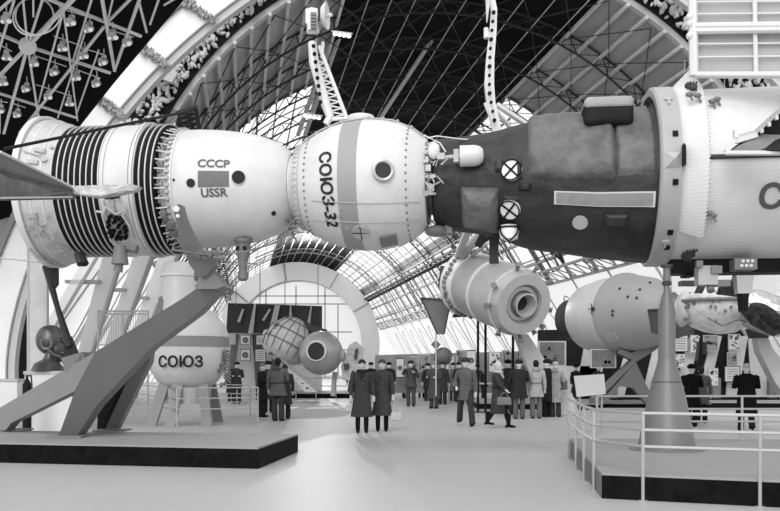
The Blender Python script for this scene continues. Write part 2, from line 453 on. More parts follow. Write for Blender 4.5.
# slanting white pilasters with ledges on the left
for i,(bx,tx,Y7) in enumerate(((78,118,27),(100,150,30),(122,176,34))):
    r=empty('trim_%d'%(20+i),P(bx,396,Y7)); tag(r,kind='structure')
    a=MB(); a.slab([P(bx-12,398-i,Y7),P(bx-2,398-i,Y7),P(tx+8,235,Y7),P(tx-10,235,Y7)],(0,.12,0)); a.build('pilaster_face',LUCENT,r,world=True)
    a=MB(); a.slab([P(bx-1.5,398-i,Y7-.2),P(bx+.5,398-i,Y7-.2),P(tx+11,235,Y7-.2),P(tx+8,235,Y7-.2)],(0,.3,0)); a.build('edge_strip',WALLG,r,world=True)
    a=MB(); a.box(P((bx+tx)/2-14,282+i*8,Y7-.1),(1.3,.5,.12)); a.build('ledge',LGREY,r,world=True)
    a=MB(); a.box(P(bx+4,388,Y7-.6),(.9,.9,1.0)); a.build('pier_base',LGREY,r,world=True)
# far end: white ring, glazed lunette, dark boards
YE=100.0
def fe(k): 
    def g(th): return (vc(YE)+ (RV*1.0)*k*math.cos(R(th)),ZC+RV*k*math.sin(R(th)))
    return g
mb=MB(); annulus(mb,fe(.76),fe(.975),YE,2.5,60,-24,204); tag(mb.build('trim_12',mat('ring_plaster',.42,.7,var=.06),smooth=True),kind='structure')
mb=MB()
q=[fe(.77)(t) for t in range(-30,211,6)]
w=empty('window_5',(vc(YE),YE*K,ZC)); tag(w,kind='structure')
mb.slab([Vector((x,YE*K+1.5,max(z,0))) for x,z in q],(0,.05,0)); mb.build('pane',PANE,w,world=True)
mb=MB()
for px in (252,266,296,325,338): mb.tube(P(px,383,YE+.8),P(px,286 if 260<px<330 else 305,YE+.8),.12,n=4)
for py in (296,304,332,350): mb.tube(P(240,py,YE+.8),P(352,py,YE+.8),.12,n=4)
mb.build('mullion',mat('mullion_grey',.2,.6),w,world=True)
mb=MB()
for th in (60,100,140,30): 
    a=fe(.765)(th); b=fe(.975)(th); mb.tube((a[0],YE*K-.1,a[1]),(b[0],YE*K-.1,b[1]),.12,n=4)
tag(mb.build('trim_13',MGREY),kind='structure')
# ============================================================= DOME LATTICE (upper left)
def D(x,y,back=0.0):
    px,py=x/3.9,y/3.9; Y7=20-.045*(130-py)+back; return P(px,py,Y7)
dome=empty('ceiling_dome',D(108,180)); tag(dome,kind='structure')
mb=MB(); vs=[];fs=[]
for j in range(9):
    y=-60+j*48; xr=(126-y)*.84+78 if y<260 else 5
    if y>126: xr=78-(y-126)*.42
    for i in range(9): vs.append(D((-140+(xr+140)*i/8)*3.9,y*3.9,1.1))
for i in range(8):
    for j in range(8): fs.append((j*9+i,j*9+i+1,(j+1)*9+i+1,(j+1)*9+i))
mb.add(vs,fs); mb.add([Vector(v)+Vector((-.02,.15,.15)) for v in vs],[f[::-1] for f in fs])
mb.build('shell',mat('dome_black',.008,.9),dome,world=True)
bars=[((108,180),(90,0),.07),((108,180),(165,0),.07),((108,180),(290,-10),.12),((108,180),(430,285),.1),((108,180),(-20,125),.1),((108,180),(-10,305),.1),((108,180),(15,520),.1),((108,180),(160,520),.08),
((185,-5),(550,142),.09),((-10,362),(300,460),.09),((245,20),(302,470),.06),((248,40),(150,400),.06),((358,-5),(285,235),.06),((330,130),(225,460),.055),((398,-5),(447,275),.11),((545,-5),(448,270),.09),((440,-5),(415,100),.055),
((405,105),(75,520),.08),((515,-10),(420,85),.07),((540,0),(572,125),.07),((55,0),(-5,200),.07),((-10,45),(50,-8),.07),((618,0),(585,95),.06),((385,195),(300,440),.055),((277,240),(60,190),.01),((690,-10),(640,20),.05),((0,410),(0,520),.05),((160,410),(110,520),.06)]
mb=MB()
for a,b,w_ in bars[:12]+bars[12:]: 
    if w_>.02: mb.beam(D(*a),D(*b),w_*.62,w_*.62)
mb.build('lattice_bars',mat('lattice_white',.8,.55),dome,world=True)
mb=MB(); disc(mb,D(108,180,-.1),D(108,180)-Vector((0,0,H)),.2,.2,12); mb.build('hub',mat('lattice_white',.55),dome,world=True)
mb=MB(); c=D(130,65,-.4)
mb.torus(c,.42,.018,'Y',32,4,Matrix.Rotation(R(-8),3,'X')); mb.torus(c+Vector((.1,0,.05)),.47,.018,'Y',32,4,Matrix.Rotation(R(-12),3,'X'))
mb.tube(c,D(130,-5,.0),.02)
tag(mb.build('hoop_chandelier',mat('lattice_white',.55)),'double wire hoop hung beside the hub of the dome lattice','hoop')
mb=MB()
for a,b in (((260,40),(410,85)),((210,140),(320,180)),((300,180),(410,215)),((430,118),(520,145)),((130,215),(260,260)),((280,265),(390,305)),((140,330),(280,375)),((0,175),(45,200)),((40,400),(100,420)),((0,395),(30,400))): mb.tube(D(*a,-.05),D(*b,-.05),.014,n=4)
mb.build('cable_bar',mat('lattice_white',.55),dome,world=True)
rows=[('topmost',[(280,85),(350,110),(440,140),(500,165)]),('second',[(245,185),(330,215),(405,240)]),('third',[(135,245),(215,280),(300,300),(378,325)]),('fourth',[(105,345),(190,375),(270,400)]),('lowest',[(5,430),(70,445)]),('leftmost slanting',[(25,75),(25,220),(15,320)])]
ordn=['first','second','third','fourth']
proto=None
for rn,L in rows:
    for i,(x,y) in enumerate(L):
        c=D(x,y,-.3)
        if proto is None:
            r=empty('spotlight',c)
            a=MB(); a.tube((0,0,.32),(0,0,.08),.015); a.box((0,0,.1),(.12,.06,.1)); a.build('bracket',mat('lattice_white',.55),r)
            a=MB(); a.path([(0,.1,.04),(0,.04,.02),(.0,-.1,-.04)],[.05,.085,.10],10); a.build('lamp_body',LGREY,r,smooth=True)
            a=MB(); a.ell((.07,-.06,-.06),(.065,.05,.055),8,6); a.ell((-.06,-.05,-.07),(.055,.05,.05),8,6); a.build('bulb',mat('bulb_white',.75,.3,emit=.25),r,smooth=True)
            proto=r; o=r
        else:
            o=proto.copy(); col.objects.link(o); o.location=c
            for ch in proto.children:
                d=ch.copy(); col.objects.link(d); d.parent=o
        o.rotation_euler=(0,0,rnd.uniform(-.5,.5)); o.scale=(.95,)*3
        tag(o,f'white twin spotlight under the dome lattice, {ordn[i]} from the left in the {rn} row','spotlight','spotlights under the dome lattice')
# ============================================================= MAIN SPACECRAFT (left) AND STATION (right)
ROT=(0,0,-math.atan(.12))
craft=empty('spacecraft',(0,15,4.68),ROT); tag(craft,'large white spacecraft with dark ribbed bands and flag, carried on the grey forked stand','spacecraft')
B=Body(craft)
def N(px,r): return B.near(px,r)
engine=[(N(10,1.2),.0),(N(10,1.2),1.22),(N(12,1.3),1.30),(N(17,1.3),1.30),(N(17,1.27),1.27),(N(30,1.25),1.25),(N(51,1.13),1.12)]
s_r0=N(51,1.12); s_r1=N(98,1.12); s_w1=N(131,1.12); s_r2=N(152,1.11); s_e=N(166,1.0)
def silh(px): # axial position of the silhouette at px
    a,b=-12,12
    for _ in range(40):
        c=(a+b)/2
        if B.proj((c,0,1))[0]<px: a=c
        else: b=c
    return a
bell=[(s_e,.95),(s_e+.02,1.0),(N(176,1.03),1.02)]+[(silh(p),r) for p,r in ((205,1.02),(225,1.0),(245,.955),(262,.89),(277,.79),(288,.68),(294,.57))]
orb=[(silh(p),r) for p,r in ((294,.53),(297,.56),(303,.69),(311,.79),(322,.90),(335,1.0),(350,1.07),(368,1.10),(385,1.085),(402,1.02),(413,.93),(423,.80),(428,.74),(428.5,.2))]
B.prof=engine+[(s_r0+.01,1.12),(s_r1,1.12),(s_w1,1.12),(s_r2,1.11),(s_e,.93)]+bell[1:]+orb
mb=MB(); mb.rev(engine,72); e=mb.build('engine_section',HULL2,craft,smooth=True)
mb=MB(); B.ring(mb,N(14,1.3),.03,.1); B.ring(mb,N(40,1.2),.012,.02); B.ring(mb,N(28,1.25),.01,.02); mb.build('flange_ring',WHITE,e)
mb=MB(); 
for px,py in ((28,215),(24,190),(32,232),(45,243),(60,252),(35,150),(28,162)):
    t,a=B.hit(px,py); B.plate(mb,t,t+.16,a-.03,a+.03,.04,2,2)
for px,py,w_ in ((40,228,.05),(34,222,.03),(47,215,.04),(54,233,.04),(44,160,.05),(52,148,.03)): B.disc_at(mb,px,py,w_,.08,8)
mb.build('fittings',LGREY,e)
mb=MB()
for pts in (((36,212),(38,226),(48,236),(60,244),(72,248)),((30,246),(42,256),(60,262),(80,262)),((24,152),(40,157),(46,150)),((33,225),(28,228),(48,222))):
    mb.path([B.pt(*B.hit(x,y),.04) for x,y in pts],.014,5)
mb.build('pipe',LGREY,e)
mb=MB(); 
for (x,y) in ((78,256),(84,258),(88,252)): 
    q=B.pt(*B.hit(min(x,82),min(y,248)),.1); mb.tube(q,q+Vector((.12,-.1,-.2)),.05,.07,8)
mb.build('thruster',DGREY,e)
mb=MB(); mb.rev([(s_r0,1.11),(s_r0,1.12),(s_r1,1.12),(s_r1,1.10)],96); ra=mb.build('radiator_band',mat('radiator_black',.012,.35,var=.4,stretch=(1,1,1)),craft,smooth=True)
mb=MB()
nb=8
for i in range(nb+1): 
    t=s_r0+(s_r1-s_r0)*i/nb; B.ring(mb,t,.022,.017,96)
mb.build('radiator_rib',RIM,ra)
mb=MB(); mb.rev([(s_r1,1.10),(s_r1+.01,1.125),(s_w1-.01,1.125),(s_w1,1.10)],96)
wb=mb.build('white_band',HULL,craft,smooth=True)
mb=MB(); B.ring(mb,s_r1+.07,.03,.03); B.ring(mb,s_w1-.07,.03,.03); B.ring(mb,s_w1,.05,.04); mb.build('band_ring',RIM,wb)
# cut-out with a nozzle grid
mb=MB(); t0,a0=B.hit(109,200); t1,a1=B.hit(131,239); B.patch(mb,t0+.05,t1-.1,a1-.05,a0,.05,10,10,edge=.1); hp=mb.build('nozzle_panel',LGREY,craft,smooth=True)
mb=MB()
g=random.Random(2)
for (x,y) in [(112,215),(117,216),(121,217),(110,219.5),(124,220),(110,224),(126,225),(111,229),(127,229),(113,233),(118,235),(122,235),(127,234),(109,197),(114,197),(119,196),(116,220),(115,229),(121,230),(120,224)]:
    t,a=B.hit(x,y); mb=MB(); B.disc_sa(mb,t,a,.035,.08,8,.07); mb.build('nozzle',BLACK,hp)

mb=MB()
for pts in (((104,200),(107,208),(104,214),(108,226),(112,238),(120,243),(133,243)),((124,203),(127,210),(124,214),(131,224),(134,238)),((98,210),(104,211),(108,206),(118,213),(127,208))):
    mb.path([B.pt(*B.hit(x,y),.07) for x,y in pts],.018,5)
mb.build('hose',RIM,hp)
mb=MB(); mb.rev([(s_w1,1.10),(s_w1+.01,1.11),(s_r2,1.11),(s_r2,.9)],96); rb=mb.build('radiator_band',MC['radiator_black'],craft,smooth=True)
mb=MB()
for i in range(4): B.ring(mb,s_w1+.03+(s_r2-s_w1-.05)*i/3,.022,.018,96)
mb.build('radiator_rib',RIM,rb)
mb=MB(); mb.rev([(s_r2-.02,.86),(s_e+.04,.86)],64); mb.rev([(s_e-.05,.8),(s_e-.05,.99),(s_e+.03,1.03),(s_e+.03,.9)],72)
eq=mb.build('equipment_bay',LGREY,craft,smooth=True)
mb=MB(); g=random.Random(11)
for k in range(150):
    a=g.uniform(-1.5,1.5); t=g.uniform(s_r2+.02,s_e-.05); r=.88
    c=Vector((t,-r*math.cos(a),r*math.sin(a)))
    q=g.random()
    if q<.45: mb.box(c,(g.uniform(.04,.12),g.uniform(.05,.14),g.uniform(.04,.14)),(-a,0,0))
    elif q<.8: mb.tube(c,c+Vector((g.uniform(-.15,.15),-.12*math.cos(a),.12*math.sin(a)+g.uniform(-.15,.15))),.018,n=5)
    else: mb.ell(c*1.0,(.06,.06,.06),8,6)
mb.build('instruments',LGREY,eq,kind='stuff')
mb=MB(); g=random.Random(12)
for k in range(40):
    a=PI*2*k/40; n_=Vector((0,-math.cos(a),math.sin(a))); mb=MB(); mb.tube(Vector((s_r2,0,0))+n_*1.05,Vector((s_e,0,0))+n_*(1.0),.014,n=4); mb.build('strut',RIM,eq)
mb=MB()
for k in range(60):
    a=2*PI*k/60; n_=Vector((0,-math.cos(a),math.sin(a))); c=Vector((s_e+.02,0,0))+n_*1.04; mb=MB(); mb.box(c,(.07,.05,.05),(-a,0,0)); mb.build('clamp',LGREY,eq)
for (x,y,r) in ((162,224,.075),(164,233,.07),(155,215,.05)):
    mb=MB(); t,a=s_r2+(.12 if r<.06 else .2),B.hit(x,y)[1]; c=Vector((t,-1.0*math.cos(a),1.0*math.sin(a))); nn=Vector((0,-math.cos(a),math.sin(a)))
    disc(mb,c,nn,r,.25,16); disc(mb,c+nn*.13,nn,r*.7,.03,16); mb.build('gas_bottle',MGREY,eq,smooth=True)
# descent bell
mb=MB(); mb.rev(bell,96); be=mb.build('descent_bell',HULL,craft,smooth=True,ang=50)
mb=MB(); B.ring(mb,s_e+.06,.025,.05); mb.build('base_ring',WHITE,be)
def corner(px0,py0,px1,py1):
    t0,a0=B.hit(px0,(py0+py1)/2); t1,_=B.hit(px1,(py0+py1)/2); _,ah=B.hit((px0+px1)/2,py0); _,al=B.hit((px0+px1)/2,py1); return t0,t1,al,ah
mb=MB(); B.plate(mb,*corner(198,171,229,187),.008,10,6); mb.build('flag',FLAG,be)
B.text('CCCP',.185,213.5,164,TEXT,parent=be,wx=1.08); B.text('USSR',.19,214,193,TEXT,parent=be,wx=1.02)
for x,y,r in ((238.5,177.5,.108),(191,183,.07),(273.5,213,.04),(174,180,.02)):
    mb=MB(); B.disc_at(mb,x,y,r,.04,24); mb.build('port',GLASSD,be)
mb=MB(); B.disc_at(mb,238.5,177.5,.12,.03,24); mb.build('port_rim',HULL2,be)
# periscope pod under the bell
q=B.pt(*B.hit(243,240),0)
mb=MB(); x0,y0=q.x,q.y; z0=q.z+.02
mb.rev([(0,.0),(0,.16),(-.05,.16),(-.1,.12),(-.28,.115),(-.33,.09),(-.55,.07),(-.57,.09),(-.68,.09),(-.72,.05),(-.72,0)],24,ax='Z')
mb.v=[(a+x0,b+y0,c+z0) for a,b,c in mb.v]; pp=mb.build('periscope_pod',MGREY,craft,smooth=True)
mb=MB(); 
for dx in(-.06,.06): mb.box((x0+dx,y0-.11,z0-.17),(.05,.05,.06))
mb.build('viewing_slot',BLACK,pp)
# pipes and rods beneath bell and neck
mb=MB(); g=random.Random(4)
def L(px,py,off): # local point near the underside
    d=(P(px,py,11.2+off)); return B.I@d
mb.path([L(172,250,0),L(210,255,.3),L(245,252,.4),L(275,243,.5),L(296,228,.6)],.016,6)
mb.path([L(182,254,.2),L(230,262,.4),L(258,264,.5)],.012,6); mb.path([L(255,258,.4),L(280,248,.5),L(298,232,.6)],.012,6)
for k in range(14):
    a=L(196+g.uniform(0,26),253+g.uniform(-2,6),.3); mb.box(a,(.12,.08,.05),(g.uniform(0,1),g.uniform(0,1),0))
for k in range(16):
    a=L(288+g.uniform(-4,22),218+g.uniform(0,16),.6+g.uniform(-.1,.2)); b=L(290+g.uniform(-8,28),222+g.uniform(0,20),.6); mb.tube(a,b,.014,n=4)
mb.build('pipework',MGREY,craft)
mb=MB(); c=L(120,255,.2); mb.tube(c+Vector((0,0,.15)),c+Vector((0,0,-.15)),.09,.14,12); mb.tube(c+Vector((0,0,-.12)),c+Vector((-.04,0,-.27)),.06,.08,10); mb.tube(c+Vector((.0,.1,.15)),c+Vector((.25,.1,.1)),.08,n=8); mb.build('steering_thruster',MGREY,craft,smooth=True)
# orbital module
mb=MB(); mb.rev(orb,96); om=mb.build('orbital_module',HULL,craft,smooth=True,ang=50)
mb=MB(); t=silh(294); mb.rev([(t-.12,.50),(t-.1,.545),(t+.03,.545),(t+.05,.50)],48); mb.build('neck_collar',WHITE,craft,smooth=True)
mb=MB(); B.ring(mb,silh(300),.02,.03); B.ring(mb,silh(306),.02,.02)
for k in range(44):
    a=2*PI*k/44; c=B.pt(silh(303),a,.02); mb.box(c,(.09,.02,.02),(-a,0,0))
mb.build('hatch_ring',LGREY,om)
mb=MB(); mb2=MB()
for tt in (314,411):
    s_=silh(tt)
    for k in range(46): B.disc_sa(mb2,s_,2*PI*k/46,.018,.03,6)
mb2.build('rivet',MGREY,om)
t0=silh(348);t1=silh(366); mb=MB(); mb.rev([(t0,B.r(t0)-.01),(t0,B.r(t0)+.006),((t0+t1)/2,B.r((t0+t1)/2)+.006),(t1,B.r(t1)+.006),(t1,B.r(t1)-.01)],96); mb.build('grey_band',mat('band_grey',.30,.6),om,smooth=True)
for x,y in ((361,232),):
    mb=MB(); B.disc_at(mb,x,y,.15,.03,24,.01); hh=mb.build('round_cover',LGREY,om); mb=MB(); t,a=B.hit(x,y)
    c,nn=B.pt(t,a,.03),None; e1=B.pt(t+.14,a,.035)-B.pt(t-.14,a,.035); mb.tube(B.pt(t+.14,a,.035),B.pt(t-.14,a,.035),.01,n=4); mb.tube(B.pt(t,a+.14,.035),B.pt(t,a-.14,.035),.01,n=4); mb.build('cross_mark',TEXTD,hh)
mb=MB(); c,nn=B.disc_at(mb,383,171,.125,.05,32); mb.build('porthole_glass',mat('porthole_dark',.05,.15),om)
mb=MB(); q=nn.to_track_quat('Z','Y').to_matrix(); mb.torus(c+nn*.03,.15,.03,'Z',40,8,q); mb.build('porthole_rim',STEEL,om,smooth=True)
mb=MB(); t=silh(362); mb.rev([(1.06,.0),(1.06,.21),(1.12,.23),(1.16,.22),(1.18,.16),(1.18,0)],32,ax='Z'); mb.v=[(a+t,b-.1,c) for a,b,c in mb.v]; mb.build('top_cap',WHITE,om,smooth=True)
mb=MB(); t,a=B.hit(382,246); t2,_=B.hit(398,242); B.plate(mb,t,t2,-1.35,-1.05,.04,6,6); mb.build('underside_plate',MGREY,om)
B.text('СОЮЗ-32',.275,326,190,TEXTD,down=True,parent=om,wx=1.05,slant=.07)
mb=MB()
for ya,yb in ((200,196),(219,216)):
    mb.path([B.pt(*B.hit(x,ya+(yb-ya)*0+(3*math.sin((x-310)/40))),.012) for x in range(312,421,6)],.008,4)
for (x,y) in ((340,208),(341,224),(339,216),(347,228)): B.disc_at(mb,x,y,.03,.03,6)
mb.build('thin_cable',mat('cable_grey',.4,.5),om)
mb=MB(); mb.path([B.pt(silh(p),1.2,.03) for p in (300,310,325,345,370,395,415,427)],.015,5)
for p in (310,320,333,346,372,386,400,413): B.disc_sa(mb,silh(p),1.2,.025,.06,6,.02)
mb.build('top_cable',LGREY,om)
# docking cluster between module and station
t=silh(428); mb=MB(); mb.rev([(t-.05,.70),(t+.02,.68),(t+.04,.5),(t+.25,.5)],48); dk=mb.build('docking_ring',MGREY,craft,smooth=True)
mb=MB(); g=random.Random(21)
for k in range(70):
    a=g.uniform(-.5,.9); r=.70+g.uniform(-.1,.08); c=Vector((t+g.uniform(-.02,.2),-r*math.cos(a),r*math.sin(a))); q=g.random()
    if q<.5: mb.box(c,(g.uniform(.03,.1),.06,g.uniform(.03,.12)),(-a,g.uniform(-.4,.4),0))
    else:
        d=c+Vector((g.uniform(-.15,.15),-.05,g.uniform(-.18,.18))); mb.tube(c,d,.012,n=5)
mb.build('docking_mechanism',LGREY,dk,kind='stuff')
mb=MB(); 
mb.path([L(427,138,.1),L(437,136,.1),L(460,139,.2),L(500,142,.4)],.012,4); mb.path([L(424,135,.2),L(440,143,.1),L(446,152,0)],.012,4)
mb.ell(L(434,151,.1),(.10,.08,.14),12,8); mb.build('antenna_cable',WHITE,dk)
# upper mast with small dish (left) and perforated boom (right)
ms=empty('antenna_mast',P(330,124,12.2)); tag(ms,'white lattice mast with small dish standing on the round module','mast')
mb=MB(); a0=P(334,124,12); tops=[P(313,40,12),P(322,38,12),P(319,40,12.25)]; bots=[P(327,122,12),P(346,119,12),P(337,120,12.3)]
mid=P(322,82,12)
A=[P(312,42,12),P(314,62,12),P(320,84,12),P(326,105,12),P(330,117,12),P(326,124,12)]
mb.path(A,[.07,.085,.08,.08,.07,.06],6); mb.tube(P(319,46,12.1),P(347,119,12.1),.035,n=6)
for k in range(9):
    u=k/9; v=(k+.5)/9; pa=P(316+14*u,60+58*u,12); pb=P(322+24*v,60+58*v,12.1); mb.tube(pa,pb,.016,n=4); u2=(k+1)/9; mb.tube(pb,P(316+14*u2,60+58*u2,12),.016,n=4)
mb.tube(P(326,120,12),P(348,118,12),.03,n=6); mb.tube(P(322,58,12.1),P(323,42,12.1),.03,n=6)
mb.build('lattice_arm',WHITE,ms,world=True)
mb=MB()
for k in range(8): q=P(313.5+k*1.0,46+k*8,11.88); disc(mb,q,(0,1,0),.035,.03,8)
mb.build('lightening_hole',BLACK,ms,world=True)
mb=MB(); mb.box(P(313,21,12),(.17,.2,.36)); mb.ell(P(312,12,12),(.1,.1,.07),10,6); mb.box(P(309,18,12),(.1,.18,.25)); mb.tube(P(307,31,12),P(319,31,12),.05); mb.build('gimbal',WHITE,ms,world=True)
mb=MB()
for k in range(5): mb.box(P(313.5,14.5+k*3.2,11.8),(.09,.04,.02))
mb.box(P(313.5,21,11.87),(.10,.02,.3)); mb.build('gimbal_grille',MGREY,ms,world=True)
mb=MB(); c=P(324,16,12); 
mb.rev([(0,0),(.02,.14),(.06,.22),(.05,.23),(-.03,.16),(-.05,0)],24); M=Matrix.Rotation(R(-8),3,'Z'); mb.v=[tuple(c+M@Vector((v[0],v[1],v[2]))) for v in mb.v]
mb.tube(c+Vector((.0,0,0)),c+Vector((.14,-.05,0)),.05,.03,10); ds=mb.build('dish',WHITE,ms,smooth=True,world=True)
bm_=empty('antenna_boom',P(500,130,12)); tag(bm_,'white perforated boom rising from behind the dark station section','boom')
mb=MB(); A=[P(490,-8,12),P(494,10,12),P(493,30,12),P(490,60,12),P(489,85,12),P(491,105,12),P(497,132,12)]
mb.path(A,[.07,.07,.08,.095,.11,.10,.10],4); mb.build('boom_arm',WHITE,bm_,world=True)
mb=MB()
for k in range(13):
    y=12+k*9; x=494-4.5*math.sin((y-10)/110*PI*.8) if y<95 else 490+(y-95)*.18
    q=P(x,y,11.86); disc(mb,q+Vector((0,.02,0)),(0,1,0),.028 if k%3 else .036,.04,8)
mb.build('lightening_hole',mat('hole_dark',.02),bm_,world=True)
mb=MB(); c=P(488,8,11.9); mb.path([c+Vector((-.04,0,.45)),c+Vector((0,0,.1)),c+Vector((-.02,0,-.25))],[.10,.1,.02],8,sq=.4); mb.build('dish_edge',WHITE,bm_,world=True)
mb=MB(); mb.tube(P(486,28,12),P(487,38,12),.04,.06,8); mb.tube(P(485,103,12),P(491,118,12),.03); mb.tube(P(497,105,12),P(527,125,12.2),.06,n=6); mb.tube(P(497,112,12),P(512,130,12.2),.04,n=6); mb.build('stay',WHITE,bm_,world=True)
# wing-like solar panel at far left (belongs to the craft) with dark rod
mb=MB(); W=lambda px,py,Y: B.I@P(px,py,Y)
mb.slab([W(-40,133,8.2),W(0,153,8.9),W(72,188,10.9),W(0,178,9.2),W(-60,176,8.2)],(0,.12,.0)); wg=mb.build('wing_panel',mat('wing_grey',.22,.45,var=.1),craft)
mb=MB(); mb.slab([W(-60,170,8.3),W(0,173,9.0),W(72,189,10.9),W(70,197,10.9),W(0,198,9.0),W(-60,199,8.3)],(0,.18,0)); mb.build('wing_frame',mat('wing_mottled',.13,.35,metal=.3,var=.7,scale=2.2),wg)
mb=MB(); mb.slab([W(70,186,10.9),W(130,184,11.05),W(139,186,11.1),W(136,190,11.1),W(118,194,11.05),W(95,197,10.9),W(70,193,10.9)],(0,.15,0)); mb.path([W(72,186,10.8),W(80,194,10.8),W(100,196,10.8),W(122,190,10.9),W(134,190,11)],.02,5); mb.build('wing_root',mat('root_cloth',.5,.55,var=.35,scale=8,bump=.8,bscale=12),wg)
mb=MB(); mb.tube(W(72,187,10.85),W(0,152,8.85),.02,n=5); mb.tube(W(0,198,8.95),W(72,197,10.8),.015,n=5); mb.build('wing_edge',RIM,wg)
mb=MB(); mb.tube(W(4,149,9.0),W(190,111,12.2),.022,n=6); mb.build('stay_rod',mat('rod_black',.02,.4),wg)
mb=MB()
for k in range(3): mb.ell(W(122+k*7,124-k*1.4,12.1),(.06,.06,.05),8,6)
mb.tube(W(108,131,12.2),W(150,124,12.2),.03); mb.build('top_handrail',LGREY,craft)
# ------------------------------------------------------------- STATION
st=empty('space_station',(0,15,4.68),ROT); tag(st,'dark blanket-wrapped station with large pale ring and ribbed white hull above the grey cone','space station')
S=Body(st)
def T(px): return silh(px)
dark=[(T(433),.2),(T(434),.62),(T(437),.72),(T(446),.74),(T(470),.80),(T(497),.89),(T(520),1.0),(T(545),1.08),(T(575),1.12),(T(600),1.17),(T(640),1.24),(T(668),1.27)]
rx0=S.near(663.5,1.44); rx1=S.near(683,1.44); fx1=S.near(709,1.55)
hx=T(900)
S.prof=[q for q in dark if q[0]<rx0-.02]+[(rx0-.001,1.3),(rx0,1.44),(rx1,1.44),(rx1+.01,1.38),(hx,1.40)]
mb=MB(); vs=[]
prof=[]; 
for (a,ra_),(b,rb_) in zip(dark,dark[1:]):
    k=max(1,int((b-a)/.08)); prof+=[(a+(b-a)*i/k,ra_+(rb_-ra_)*i/k) for i in range(k)]
prof.append(dark[-1]); n=96
S.zo=lambda t: -.13*min(1,max(0,(t-T(437))/(T(590)-T(437)))) if t<rx0-.002 else 0.0
for (t,r) in prof:
    for k in range(n):
        a=2*PI*k/n; rr=r+(.022*noise.noise(Vector((t*2.2,math.cos(a)*2.2,math.sin(a)*2.2)))+.012*noise.noise(Vector((t*6,math.cos(a)*6,math.sin(a)*6))) if r>.65 else 0)
        vs.append((t,-rr*math.cos(a),rr*math.sin(a)+S.zo(t)))
fs=[(i*n+k,(i+1)*n+k,(i+1)*n+(k+1)%n,i*n+(k+1)%n) for i in range(len(prof)-1) for k in range(n)]
mb.add(vs,fs); dc=mb.build('transfer_compartment',BLANKET,st,smooth=True,ang=60)
def box_(x0,y0,x1,y1):
    t0,_=S.hit(x0,(y0+y1)/2); t1,_=S.hit(x1,(y0+y1)/2); _,ah=S.hit((x0+x1)/2,y0); _,al=S.hit((x0+x1)/2,y1); return t0,t1,al,ah
def bl(x0,y0,x1,y1,h,m,name,nz=.03,edge=.12,sd=0):
    mb=MB(); S.patch(mb,*box_(x0,y0,x1,y1),h,20,20,edge,nz,sd); return mb.build(name,m,dc,smooth=True,ang=60)
t0,t1,al,ah=box_(528,140,616,176); mb=MB(); S.patch(mb,t0,t1,al-.05,1.5,.10,30,30,.06,.04,3); mb.build('draped_blanket',BLANKET2,dc,smooth=True,ang=60)
t0,t1,al,ah=box_(617,140,655,176); mb=MB(); S.patch(mb,t0,t1+.02,al+.0,1.6,.04,20,30,.08,.03,5); mb.build('draped_blanket',BLANKET2,dc,smooth=True,ang=60)
bl(461,187,499,226,.24,BLANKET2,'wrapped_box',.03,.25,7)
bl(518,183,531,191,.09,BLANKET,'wrapped_box',.005,.3,8)
bl(503,235,515,241,.04,BLANKET,'wrapped_box',.005,.3,8)
bl(603,213,629,226,.08,BLANKET,'wrapped_box',.01,.2,9)
bl(495,160,503,172,.10,DGREY,'sensor_box',0,.2); bl(516,160,522,180,.08,DGREY,'sensor_box',0,.2); bl(503,196,519,200,.07,DGREY,'sensor_box',0,.2)
# black box on top
mb=MB(); a=W(583,129,11.0); b_=W(631,102,11.0); c=(a+b_)/2
vs=[]
mb.box(c,( (b_-a).x, .6,(b_-a).z)); o=mb.build('top_box',mat('top_box_dark',.02,.6,var=.3),dc)
bv=o.modifiers.new('b','BEVEL'); bv.width=.09; bv.segments=4
mb=MB(); mb.box(c+Vector((0,0,(b_-a).z*.30)),((b_-a).x*1.0,.64,(b_-a).z*.46)); o=mb.build('top_box_cover',mat('cover_grey',.32,.7,var=.2),dc); bv=o.modifiers.new('b','BEVEL'); bv.width=.08; bv.segments=4
# star sensors with crosses
for x,y in ((511.5,171),(510,208.5)):
    mb=MB(); c,nn=S.disc_at(mb,x,y,.165,.06,28,.04); sn=mb.build('round_sensor',mat('sensor_white',.78,.4),dc)
    mb=MB(); q=nn.to_track_quat('Z','Y').to_matrix(); cc=c+nn*.04
    for s_ in (1,-1):
        d=(q@Vector((1,s_,0))).normalized()*.155; mb.beam(cc-d,cc+d,.028,.012,nn)
    mb.torus(cc,.16,.012,'Z',28,5,q); mb.build('cross_bar',BLACK,sn)
c=W(509,234,11.3); mb=MB(); mb.rev([(0,.0),(-.02,.14),(.08,.16),(.2,.14),(.25,0)],20,ax='Z'); mb.v=[(a+c.x,b+c.y,z*-1+c.z+.12) for a,b,z in mb.v]; sn=mb.build('round_sensor',mat('sensor_white',.78,.4),dc,smooth=True)
mb=MB(); 
for s_ in (-1,1): mb.path([c+Vector((.16*s_,-.05,.14)),c+Vector((.12*s_,-.14,-.02)),c+Vector((0,-.12,-.14))],.014,5)
mb.torus(c+Vector((0,0,.1)),.165,.014,'Z',24,5); mb.build('cross_bar',BLACK,sn)
mb=MB(); c,nn=S.disc_at(mb,580,222,.12,.02,24,.01); mb.build('oval_plate',LGREY,dc)
mb=MB(); S.plate(mb,*box_(554,192,655,206),.035,14,6); lf=mb.build('sign_frame',mat('frame_light',.55,.5),dc); mb=MB(); t0,t1,al,ah=box_(554,192,655,206); S.plate(mb,t0+.03,t1-.03,al+.018,ah-.018,.045,14,6); mb.build('sign_face',mat('sign_grey',.24,.6,var=.15,scale=9),lf)
